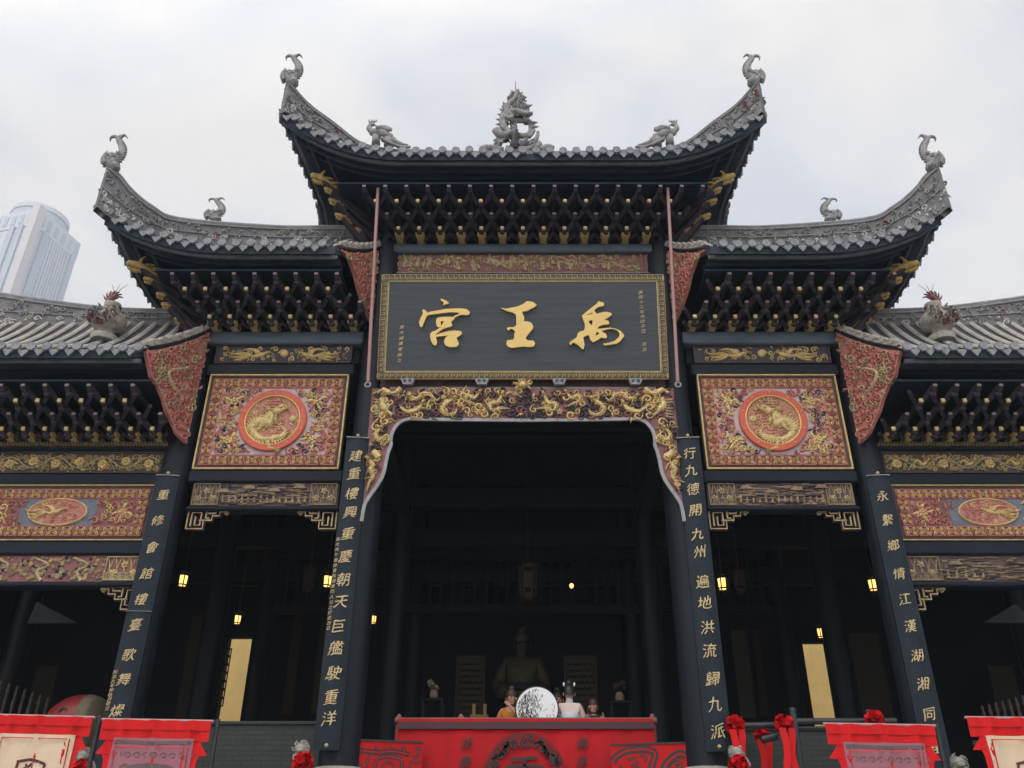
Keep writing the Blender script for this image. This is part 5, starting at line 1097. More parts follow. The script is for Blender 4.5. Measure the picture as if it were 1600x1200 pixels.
for s, pp in ((-1, ((45, 975), (60, 941), (122, 974))), (1, ((1536, 974), (1583, 945), (1620, 974)))):      # pale gable ends seen in the outer bays
    Y = 15.5; p = [at(x, y, Y) for x, y in pp]; m = MB(); m.prism([(q[0], q[2]) for q in p], 0, .06, Fr((0, Y, 0))); hp(m, 'plastered_gable', M['gable_grey'])
# low grey brick parapets between the columns
for s in (-1, 1):
    m = MB(); zt = at(400, 1127 if s < 0 else 1136, 13.5)[2]; x0, x1 = sorted((s * 2.7, s * 5.9)); m.box(x0, x1, 13.5, 13.75, FLOOR, zt - .05); m.bbox(x0, x1, 13.47, 13.78, zt - .05, zt, .01)
    tag(m.build('brick_parapet', M['grey_brick']), 'low grey brick wall between the columns of the %s side bay' % ('left' if s < 0 else 'right'), 'wall')
# ---------------------------------------------------------------- lanterns
def lantern(x, y, Y, hpx, label, lit=True):
    c = P(x, y, Y); h = hpx / FPX * math.hypot(c[1] * cp + (c[2] - EYE) * sp, 0); r = h * .28
    e = empty('palace_lantern', (c[0], c[1], c[2] - h / 2), label, 'lantern', 'palace lanterns hung in the dark hall')
    m = MB(); n = 6; z0 = c[2] - h / 2; z1 = c[2] + h / 2
    for z, q in ((z0, .8), (z0 + h * .22, 1), (z1 - h * .2, 1.1), (z1, 1.25)):
        p = [(c[0] + r * q * cos(2 * pi * k / n), c[1] + r * q * sin(2 * pi * k / n), z) for k in range(n + 1)]; m.tube(p, r * .15, 5)
    for k in range(n):
        a = 2 * pi * k / n; m.tube([(c[0] + r * cos(a), c[1] + r * sin(a), z0), (c[0] + r * 1.12 * cos(a), c[1] + r * 1.12 * sin(a), z1 + h * .05), (c[0] + r * 1.5 * cos(a), c[1] + r * 1.5 * sin(a), z1 + h * .1)], r * .13, 5)
        m.tube([(c[0] + r * .8 * cos(a), c[1] + r * .8 * sin(a), z0), (c[0] + r * .85 * cos(a), c[1] + r * .85 * sin(a), z0 - h * .28)], [r * .08, r * .03], 5)
    m.lathe([(.02, 0), (r * 1.2, h * .02), (r * .7, h * .12), (.02, h * .2)], (c[0], c[1], z1), 6)
    m.lathe([(r * .4, -h * .2), (r * .9, 0)], (c[0], c[1], z0), 6)
    m.build('frame', M['hall_column'] if lit else M['dark_cloth'], e)
    m = MB(); m.lathe([(r * .8, h * .2), (r * .9, h * .8)], (c[0], c[1], z0), 6, 0, False); m.build('pane', M['lamp_glow'] if lit else M['dark_cloth'], e)
    m = MB(); m.tube([(c[0], c[1], z1 + h * .18), (c[0], c[1], HC)], .008, 4); m.build('cord', M['iron'], e)
lantern(286, 907, 15.2, 26, 'lit lantern hung highest in the left side bay, near the outer column')
lantern(371, 968, 18.5, 20, 'lit lantern above the bright doorway in the left side bay')
lantern(511, 908, 15.2, 26, 'lit lantern half hidden behind the couplet board left of the doorway')
lantern(583, 968, 18.5, 18, 'small lit lantern just inside the great doorway at its left')
lantern(1129, 912, 15.2, 28, 'lit lantern beside the couplet board right of the great doorway')
lantern(1364, 914, 15.2, 26, 'lit lantern against the outer column of the right side bay')
lantern(1283, 989, 18.5, 22, 'lit lantern above the bright doorway in the right side bay')
c = P(825, 905, 16.5)
e = lantern(825, 908, 16.5, 42, 'large unlit palace lantern hung on the axis of the hall', False)
lantern(483, 905, 16.4, 28, 'unlit lantern in the left side bay beside a lit one', False); lantern(1156, 908, 16.4, 28, 'unlit lantern in the right side bay beside a lit one', False)
m = MB(); c = P(893, 914, 17.4); m.lathe([(.02, .03), (.045, 0), (.035, -.05), (.01, -.07)], c, 10); tag(m.build('small_lamp', M['lamp_glow']), 'tiny glowing lamp alone under the dark beams of the hall', 'lamp')
# ---------------------------------------------------------------- figures
def skin_mesh(name, joints, bones, mats, parent, sub=2, rootj=None):
    me = bpy.data.meshes.new(name); names = list(joints); me.from_pydata([joints[k][0] for k in names], [(names.index(a), names.index(b)) for a, b in bones], [])
    o = bpy.data.objects.new(name, me); COL.objects.link(o); md = o.modifiers.new('skin', 'SKIN'); md.use_smooth_shade = True
    for i, k in enumerate(names):
        v = me.skin_vertices[0].data[i]; r = joints[k][1]; v.radius = (r, r) if not isinstance(r, tuple) else r; v.use_root = (k == (rootj or names[0]))
    sb = o.modifiers.new('sub', 'SUBSURF'); sb.levels = sub; sb.render_levels = sub
    bpy.context.view_layer.update()
    m2 = bpy.data.meshes.new_from_object(o.evaluated_get(bpy.context.evaluated_depsgraph_get())); m2.name = name
    m2.materials.clear(); m2.materials.append(mats)
    for p in m2.polygons: p.use_smooth = True
    bpy.data.objects.remove(o); bpy.data.meshes.remove(me)
    o = bpy.data.objects.new(name, m2); COL.objects.link(o); o.parent = parent; return o
def person(loc, rz, h, label, cloth, lower, hair, lh, rh, updo=True, robe=False, scale_w=1., skin='skin', name='person', cat='person', tilt=0., pins=False):
    """Standing figure facing local -Y; lh, rh: (elbow, wrist) points in units of height. Body is one skinned surface; clothes and hair are its children."""
    e = empty(name, loc, label, cat, None, rz); k = h
    A = lambda x, y, z: (x * k, y * k, z * k)
    J = {'pelvis': (A(0, 0, .53), .085 * k), 'belly': (A(0, 0, .61), .072 * k), 'chest': (A(0, .0, .72), (.085 * k, .065 * k)), 'neck0': (A(0, .005, .815), .036 * k), 'neck': (A(0, 0, .855), .032 * k), 'head': (A(0, -.008 - tilt * .02, .90), .050 * k), 'crown': (A(0, 0 - tilt * .03, .955), .050 * k)}
    Bn = [('pelvis', 'belly'), ('belly', 'chest'), ('chest', 'neck0'), ('neck0', 'neck'), ('neck', 'head'), ('head', 'crown')]
    for sx, (el, wr), t in ((1, lh, 'l'), (-1, rh, 'r')):
        J['sh' + t] = (A(sx * .105, .0, .80), .036 * k); J['el' + t] = (A(*el), .027 * k); J['wr' + t] = (A(*wr), .018 * k)
        d = Vector(wr) - Vector(el); d.normalize(); q = d.orthogonal().normalized(); q = Vector((q.x, q.y, q.z)); pr = d.cross(q)
        J['pa' + t] = (A(*(Vector(wr) + d * .035)), (.020 * k, .012 * k)); Bn += [('chest', 'sh' + t), ('sh' + t, 'el' + t), ('el' + t, 'wr' + t), ('wr' + t, 'pa' + t)]
        for i in range(4):      # four fingers of unequal length, slightly curled
            f0 = Vector(wr) + d * .05 + q * (i - 1.5) * .011; L = (.040, .046, .043, .034)[i]; f1 = f0 + d * L * .55 + pr * .006; f2 = f1 + d * L * .4 + pr * .014
            J['f%d%s' % (i, t)] = (A(*f0), .0052 * k); J['g%d%s' % (i, t)] = (A(*f1), .0048 * k); J['h%d%s' % (i, t)] = (A(*f2), .004 * k); Bn += [('pa' + t, 'f%d%s' % (i, t)), ('f%d%s' % (i, t), 'g%d%s' % (i, t)), ('g%d%s' % (i, t), 'h%d%s' % (i, t))]
        t0 = Vector(wr) + d * .018 - q * .022; t1 = t0 + d * .024 - q * .008 + pr * .01
        J['t0' + t] = (A(*t0), .0062 * k); J['t1' + t] = (A(*t1), .005 * k); Bn += [('wr' + t, 't0' + t), ('t0' + t, 't1' + t)]
        J['hip' + t] = (A(sx * .052, 0, .50), .060 * k); J['kn' + t] = (A(sx * .055, -.01, .28), .038 * k); J['an' + t] = (A(sx * .055, .005, .045), .022 * k); J['to' + t] = (A(sx * .06, -.075, .02), .018 * k)
        Bn += [('pelvis', 'hip' + t), ('hip' + t, 'kn' + t), ('kn' + t, 'an' + t), ('an' + t, 'to' + t)]
    body = skin_mesh('body', J, Bn, M[skin], e, 2)
    f = MB()                                       # face, laid on the head
    hy = -.008 - tilt * .02
    f.ptube(Fr((0, (hy - .045) * k, .905 * k)), [(0, .022 * k), (0, .0), (0, -.012 * k)], [.006 * k, .009 * k, .010 * k], [.006 * k, .014 * k, .010 * k], 8)
    for sx in (-1, 1): f.dome(Fr((sx * .056 * k, hy * k, .905 * k), (0, 1, 0), (0, 0, 1), (sx, 0, 0)), (0, 0), .012 * k, .02 * k, .010 * k)
    for sx in (-1, 1): f.dome(Fr((sx * .020 * k, (hy - .047) * k, .918 * k)), (0, 0), .010 * k, .006 * k, .006 * k, 1)
    f.ptube(Fr((0, (hy - .049) * k, .878 * k)), [(-.016 * k, .001), (0, -.002), (.016 * k, .001)], .004 * k, .006 * k, 6, 2)
    f.build('face', [M[skin], M['hair'], M['rose_paint'] if skin == 'skin' else M[skin]], e, (0, 0, 0))
    hr = MB(); z = .945; R = .063                    # hair: cap over crown and nape, and a bun
    prof = [(R * .98 * k * sin(a), R * k * (cos(a))) for a in (.02, .35, .7, 1.05, 1.4, 1.75)]
    N_ = 16; vs = [(r * cos(2 * pi * j / N_), r * sin(2 * pi * j / N_) * 1.05 + (.006 - tilt * .03) * k, z * k + zz - (.030 * k * max(0, sin(2 * pi * j / N_)) * (i / 5) * 1.6)) for i, (r, zz) in enumerate(prof) for j in range(N_)]
    hr.add(vs, [(i * N_ + j, i * N_ + (j + 1) % N_, (i + 1) * N_ + (j + 1) % N_, (i + 1) * N_ + j) for i in range(5) for j in range(N_)] + [tuple(range(N_))], 0, True)
    if updo: hr.lathe([(.005 * k, .035 * k), (.03 * k, .028 * k), (.036 * k, 0), (.02 * k, -.03 * k)], (0, .012 * k, 1.01 * k), 12)
    else: hr.tube([(0, .05 * k, .93 * k), (0, .065 * k, .86 * k), (0, .06 * k, .79 * k)], [.045 * k, .05 * k, .02 * k], 10)
    if pins:
        for sx in (-1, 1): hr.lathe([(.004, .03), (.014, .02), (.012, -.02), (.003, -.03)], (sx * .055 * k, .02 * k, 1.0 * k), 8, 1)
    hr.build('hair', [M[hair], M['white']], e, (0, 0, 0))
    # coat: one skinned surface, a little fuller than the body, ending at neck and cuffs
    F = 1.3 if robe else 1.0
    K = {'b': (A(0, 0, .60), (.094 * k * F, .080 * k * F)), 'w': (A(0, 0, .65), (.090 * k * F, .068 * k * F)), 'c': (A(0, 0, .735), (.098 * k * F, .074 * k * F)), 'n': (A(0, .004, .812), .046 * k)}
    Bk = [('b', 'w'), ('w', 'c'), ('c', 'n')]
    for sx, (el, wr), t in ((1, lh, 'l'), (-1, rh, 'r')):
        K['s' + t] = (A(sx * (.110 if robe else .096), .0, .792 if robe else .782), .042 * k * F); K['e' + t] = (A(*el), .040 * k * F); v = Vector(el).lerp(Vector(wr), .82); K['u' + t] = (A(*v), (.042 if robe else .034) * k * F); Bk += [('c', 's' + t), ('s' + t, 'e' + t), ('e' + t, 'u' + t)]
    skin_mesh('robe' if robe else 'jacket', K, Bk, M[cloth], e, 2)
    sk = MB(); sk.lathe([(.155 * k * scale_w, .02 * k), (.145 * k * scale_w, .2 * k), (.125 * k, .4 * k), (.105 * k, .53 * k), (.092 * k, .60 * k)], (0, 0, 0), 20); sk.build('skirt', M[lower], e, (0, 0, 0))
    cl = MB(); cl.lathe([(.040 * k, .825 * k), (.037 * k, .85 * k), (.033 * k, .862 * k)], (0, .002, 0), 16); cl.build('collar', M['silk_blue' if cloth == 'silk_pale' else lower], e, (0, 0, 0))
    if cloth == 'silk_pale':
        hm = MB(); hm.lathe([(.128 * k, .52 * k), (.132 * k, .56 * k), (.125 * k, .60 * k)], (0, 0, 0), 20); hm.lathe([(.103 * k, .65 * k), (.104 * k, .70 * k), (.098 * k, .71 * k)], (0, 0, 0), 20); hm.build('hem', M['silk_blue'], e, (0, 0, 0))
    bl = MB(); bl.lathe([(.126 * k, .600 * k), (.124 * k, .625 * k), (.116 * k, .65 * k)], (0, 0, 0), 20); bl.build('sash', M['navy'], e, (0, 0, 0))
    return e
def spot(x, ytop, Y): return P(x, ytop, Y)
PY = 14.0; c = spot(889, 1070, PY); h = (c[2] - FLOOR)
person((c[0], PY, FLOOR), pi, h, 'person seen from behind in a pale silk jacket with pinned dark hair', 'silk_pale', 'silk_blue', 'hair', ((.155, -.03, .64), (.06, -.13, .60)), ((-.155, -.03, .64), (-.06, -.13, .60)), True, pins=True)
PY = 14.6; c = spot(799, 1078, PY); h = (c[2] - FLOOR)
person((c[0], PY, FLOOR), -.35, h, 'person in mustard yellow lifting a hand to the chin, left of the round white screen', 'mustard', 'dark_cloth', 'brown_hair', ((.16, -.06, .66), (.05, -.13, .80)), ((-.16, -.02, .65), (-.10, -.12, .60)), True)
PY = 14.8; c = spot(926, 1092, PY); h = (c[2] - FLOOR)
person((c[0], PY, FLOOR), .5, h, 'person with brown hair and dark clothes at right, partly behind the rail', 'dark_cloth', 'dark_cloth', 'brown_hair', ((.15, -.05, .66), (.05, -.14, .76)), ((-.15, -.05, .66), (-.03, -.14, .74)), False)
PY = 15.6; c = spot(871, 1080, PY); h = (c[2] - FLOOR)
person((c[0], PY, FLOOR), .2, h, 'person in dim dark red standing behind the one in pale silk', 'dark_cloth', 'dark_cloth', 'hair', ((.13, -.02, .63), (.08, -.08, .52)), ((-.13, -.02, .63), (-.08, -.08, .52)), True)
# the seated-height bronze figure at the back of the hall
PY = 19.8; c = spot(815, 982, PY); h = 3.2
st = person((c[0], PY, c[2] - h * 1.03), 0, h, 'large dark bronze statue of a robed figure at the back of the hall', 'bronze', 'bronze', 'bronze', ((.17, -.03, .62), (.09, -.15, .55)), ((-.17, -.03, .62), (-.09, -.15, .55)), True, True, 1.1, 'bronze', 'bronze_statue', 'statue')
m = MB(); m.bbox(c[0] - .9, c[0] + .9, PY - .7, PY + .7, FLOOR, c[2] - h * 1.03, .05); tag(m.build('statue_plinth', M['hall_column']), 'dark plinth under the bronze statue', 'plinth')
# round white screen painted with ink bamboo
PY = 13.85; c = P(839, 1108, PY); R = abs(P(839, 1076, PY)[2] - c[2]) * 1.06
e = empty('moon_screen', (c[0], PY, FLOOR), 'round white moon screen painted with black bamboo leaves', 'screen')
m = MB(); m.prism([(c[0] + R * cos(2 * pi * k / 48), c[2] + R * sin(2 * pi * k / 48)) for k in range(48)], -.02, .02, Fr((0, PY, 0)));
rnd = random.Random(4); fr = Fr((0, PY - .0205, 0))
for k in range(760):
    a = rnd.random() * 2 * pi; r = R * sqrt(rnd.random()) * .94; u, v = r * cos(a), r * sin(a)
    if rnd.random() < max(0, (u / R + .45) * 1.5) and rnd.random() > .06: continue
    t = -.9 - rnd.random() * 1.4; l = R * rnd.uniform(.08, .30); d = rnd.choice((-1, 1))
    p = [(c[0] + u, c[2] + v), (c[0] + u + d * l * .5 * cos(t), c[2] + v + l * .5 * sin(t)), (c[0] + u + d * l * cos(t + .2), c[2] + v + l * sin(t + .2))]
    if all(math.hypot(q[0] - c[0], q[1] - c[2]) < R * .97 for q in p): m.ribbon(fr, p, [R * .005, R * .014, R * .002], .002, 1, 0, True)
m.build('disc', [M['white'], M['ink']], e)
m = MB(); m.tube([(c[0] + R * cos(2 * pi * k / 40), PY, c[2] + R * sin(2 * pi * k / 40)) for k in range(41)], .022, 6, 0, False); m.tube([(c[0], PY + .04, c[2] - R), (c[0], PY + .04, FLOOR)], .03, 8); m.build('stand', M['iron'], e)
# patterned standing screens behind
for x, lb in ((735, 'tall patterned screen panel left of the bronze statue'), (908, 'tall patterned screen panel right of the bronze statue')):
    Y = 18.2; a = P(x - 22, 1120, Y); b = P(x + 21, 1028, Y); e = empty('patterned_screen', ((a[0] + b[0]) / 2, Y, FLOOR), lb, 'screen')
    m = MB(); m.box(a[0], b[0], Y, Y + .05, FLOOR + .3, b[2]); fr = Fr((0, Y, 0)); w = b[0] - a[0]
    for j in range(14):
        for i in range(5):
            u = a[0] + w * (i + .5 * (j % 2) + .25) / 5.3; v = b[2] - .1 - j * .12
            m.ribbon(fr, [(u - w * .09, v - .05), (u, v), (u + w * .09, v - .05)], .012, .02, 1)
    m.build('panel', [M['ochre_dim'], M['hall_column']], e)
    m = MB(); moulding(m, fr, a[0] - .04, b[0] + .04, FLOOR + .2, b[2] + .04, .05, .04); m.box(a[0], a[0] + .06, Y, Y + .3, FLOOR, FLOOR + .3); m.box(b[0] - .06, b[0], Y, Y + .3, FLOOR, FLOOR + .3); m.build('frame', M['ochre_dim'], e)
for x, y, lb in ((678, 1084, 'dark flower stand with pale blooms on the left of the hall'), (968, 1088, 'dark flower stand with dim blooms on the right of the hall')):
    Y = 16.5; c = P(x, y, Y); e = empty('flower_stand', (c[0], Y, FLOOR), lb, 'flower stand'); zt = c[2] - .1
    m = MB(); m.bbox(c[0] - .2, c[0] + .2, Y - .2, Y + .2, zt - .05, zt, .01)
    for i in (-1, 1):
        for j in (-1, 1): m.box(c[0] + i * .17 - .02, c[0] + i * .17 + .02, Y + j * .17 - .02, Y + j * .17 + .02, FLOOR, zt - .05)
    m.bbox(c[0] - .18, c[0] + .18, Y - .18, Y + .18, zt - .45, zt - .41, .01); m.build('stand', M['hall_column'], e)
    m = MB(); m.lathe([(.05, 0), (.09, .06), (.07, .14), (.05, .17)], (c[0], Y, zt), 12); m.build('vase', M['worn_tan'], e)
    m = MB(); rnd = random.Random(x)
    for k in range(9): d = Vector((rnd.uniform(-.1, .1), rnd.uniform(-.1, .1), rnd.uniform(.2, .34))); m.dome(Fr(Vector((c[0], Y, zt)) + d, (1, 0, 0), (0, 0, 1), (0, -1, 0)), (0, 0), .04, .04, .035, 0)
    m.build('blooms', [M['worn_tan'] if x < 800 else M['dark_cloth']], e)
Y = 14.9; c = P(749, 1112, Y); e = empty('brass_stand', (c[0], Y, FLOOR), 'pair of small brass uprights standing behind the stage rail', 'stand')
m = MB()
for k in (-1, 1): m.bbox(c[0] + k * .09 - .03, c[0] + k * .09 + .03, Y - .03, Y + .03, FLOOR, c[2] + .12, .01)
m.bbox(c[0] - .15, c[0] + .15, Y - .05, Y + .05, c[2] - .16, c[2] - .05, .01); m.build('uprights', M['old_brass'], e)
# ---------------------------------------------------------------- red stage banner over the rail, and the two angled panels
SY = 13.42
a = P(622, 1123, SY); b = P(1021, 1125, SY); zt = a[2]; e = empty('stage_banner', (0, SY, FLOOR), 'wide red cloth with a black emblem hung over the stage rail below the doorway', 'banner')
m = MB(); n = 40; z0 = FLOOR + .02; vs = []
for i in range(n + 1):
    x = a[0] + (b[0] - a[0]) * i / n
    for z in (z0, zt): vs.append((x, SY + .018 * sin(i * 1.1 + .6 * sin(i * .37)) * (1 if z == z0 else .3), z))
for i in range(n + 1): x, y, z = vs[2 * i + 1]; vs.append((x, y + .12, z + .02))
m.add(vs, [(2 * i, 2 * i + 2, 2 * i + 3, 2 * i + 1) for i in range(n)] + [(2 * i + 1, 2 * i + 3, 2 * n + 3 + i, 2 * n + 2 + i) for i in range(n)], 0, True); m.build('cloth', M['stage_cloth'], e)
fr = Fr((0, SY - .030, 0)); zz = lambda y: P(817, y, SY)[2]; xx = lambda x, y: P(x, y, SY)[0]
m = MB(); m.box(a[0] + .01, b[0] - .01, SY - .030, SY - .024, zz(1139), zz(1128)); m.build('dark_stripe', M['stripe_dark'], e)
m = MB(); cx, cz = P(820, 1215, SY)[0], P(820, 1215, SY)[2]; R = (zz(1146) - cz)
ring = [(cx + R * cos(2 * pi * k / 60), cz + R * sin(2 * pi * k / 60)) for k in range(61)]; m.ribbon(fr, ring, .008, .003, 0, 0, True)
rnd = random.Random(2)
for k in range(26):
    t = 2 * pi * k / 26
    for q in (.90, .76):
        p = (cx + R * q * cos(t + q), cz + R * q * sin(t + q)); m.ribbon(fr, spiral(p[0], p[1], R * .085, rnd.uniform(0, 6), 1.2, rnd.choice((-1, 1)), 10), R * .022, .003, 0, 0, True)
for k in range(4):
    t0 = pi / 4 + k * pi / 2; pts = [(cx + R * (.82 + .07 * sin(i * 1.6)) * cos(t0 + (i - 3) * .16), cz + R * (.82 + .07 * sin(i * 1.6)) * sin(t0 + (i - 3) * .16)) for i in range(7)]
    m.ribbon(fr, cr(pts, 4), taper(25, R * .05), .003, 0, 0, True)
for p in ([(-.34, .40), (.30, .44)], [(-.46, .10), (-.42, .24), (.0, .27), (.42, .24), (.46, .10)], [(0, .38), (0, .1)], [(-.3, .0), (.3, .0)], [(-.22, -.1), (.22, -.1), (.22, -.32), (-.22, -.32), (-.22, -.1)], [(-.35, -.5), (.35, -.5)]):
    m.ribbon(fr, [(cx + R * x, cz + R * y) for x, y in p], R * .035, .003, 0, 0, True)
m.build('emblem', M['ink'], e)
m = MB()
for x, t in ((728, '湖廣會館'), (909, '傳承文化')):
    for i, c_ in enumerate(t): write(m, fr, c_, (xx(x, 1162), zz(1162 + i * 28)), .18, .003, 0, .006, seed=i, wob=.02)
m.build('writing', M['ink'], e)
m = MB(); m.tube([(a[0] - .05, SY + .06, zt - .02), (b[0] + .05, SY + .06, zt - .02)], .045, 8)
for x in (a[0], a[0] / 2, b[0] / 2, b[0]): m.tube([(x, SY + .1, FLOOR), (x, SY + .1, zt)], .05, 8); m.lathe([(.045, 0), (.05, .03), (.03, .06), (.02, .08)], (x, SY + .1, zt), 10)
m.build('rail', M['rose_wood'], e)
def swirl_panel(nm, pts, Y0, Y1, label, kind):
    (x0, y0), (x1, y1) = pts; A = Vector(P(x0, y0, Y0)); B = Vector(P(x1, y1, Y1)); U = (B - A); U.z = 0; L = U.length; U.normalize(); N = Vector((U.y, -U.x, 0)); N = -N if N.y > 0 else N
    e = empty(nm, ((A.x + B.x) / 2, (A.y + B.y) / 2, FLOOR), label, 'banner'); zt = (A.z + B.z) / 2; fr = Fr((A.x, A.y, 0), U, (0, 0, 1), N); H = zt - FLOOR
    m = MB(); m.prism([(0, FLOOR + .02), (L, FLOOR + .02), (L, zt), (0, zt)], -.03, 0, fr); m.build('board', M['stage_red'], e)
    m = MB(); m.prism([(-.01, zt), (L + .01, zt), (L + .01, zt + .025), (-.01, zt + .025)], -.04, .012, fr); m.build('top_rail', M['ink'], e)
    m = MB(); T = lambda u, v: (L * u, zt - v)
    def rb(p, w): m.ribbon(fr, cr([T(*q) for q in p], 4), w, .004, 0, 0, True); m.ribbon(fr, cr([T(*q) for q in p], 4), w * .22, .0055, 1, 0, True)
    if kind == 'beast':
        for p, w in (([(.02, .12), (.3, .14), (.55, .12), (.8, .16)], .035), ([(.24, .06), (.3, .11), (.27, .15)], .022), ([(.42, .06), (.45, .11), (.52, .06)], .02), ([(.68, .05), (.72, .13), (.70, .18)], .03), ([(.85, .20), (.95, .14), (.93, .07), (.88, .08)], .025), ([(.8, .24), (.93, .26), (.96, .22)], .02),
                     ([(.2, .16), (.15, .26), (.15, .42)], .022), ([(.28, .42), (.28, .26), (.38, .2), (.6, .2), (.68, .26), (.68, .42)], .028), ([(.40, .42), (.4, .3), (.48, .26), (.56, .3), (.52, .36), (.47, .34)], .02), ([(.78, .3), (.85, .36), (.8, .42), (.74, .36), (.78, .33)], .018), ([(.02, .28), (.07, .36), (.05, .44)], .02)): rb(p, w)
    else:
        for p, w in (([(.02, .22), (.08, .14), (.2, .08), (.35, .06), (.5, .07), (.58, .12), (.55, .22), (.5, .34), (.44, .44)], .05), ([(.08, .28), (.12, .38), (.2, .44)], .06), ([(.62, .44), (.7, .28), (.8, .18), (.9, .13), (.98, .16)], .055), ([(.75, .44), (.82, .34), (.9, .28), (.86, .24), (.82, .27)], .03), ([(.22, .2), (.3, .17), (.34, .22), (.3, .27), (.26, .24)], .022), ([(.38, .16), (.44, .14), (.46, .19), (.42, .21)], .02), ([(.28, .36), (.36, .32), (.4, .4)], .04)): rb(p, w)
    m.build('swirl_pattern', [M['ink'], M['stage_red']], e)
swirl_panel('angled_panel', ((561, 1157), (661, 1162)), 12.95, 13.25, 'red panel with a black beast pattern standing left of the stage banner', 'beast')
swirl_panel('angled_panel', ((954, 1166), (1073, 1161)), 13.2, 12.95, 'red panel with black cloud scrolls standing right of the stage banner', 'cloud')
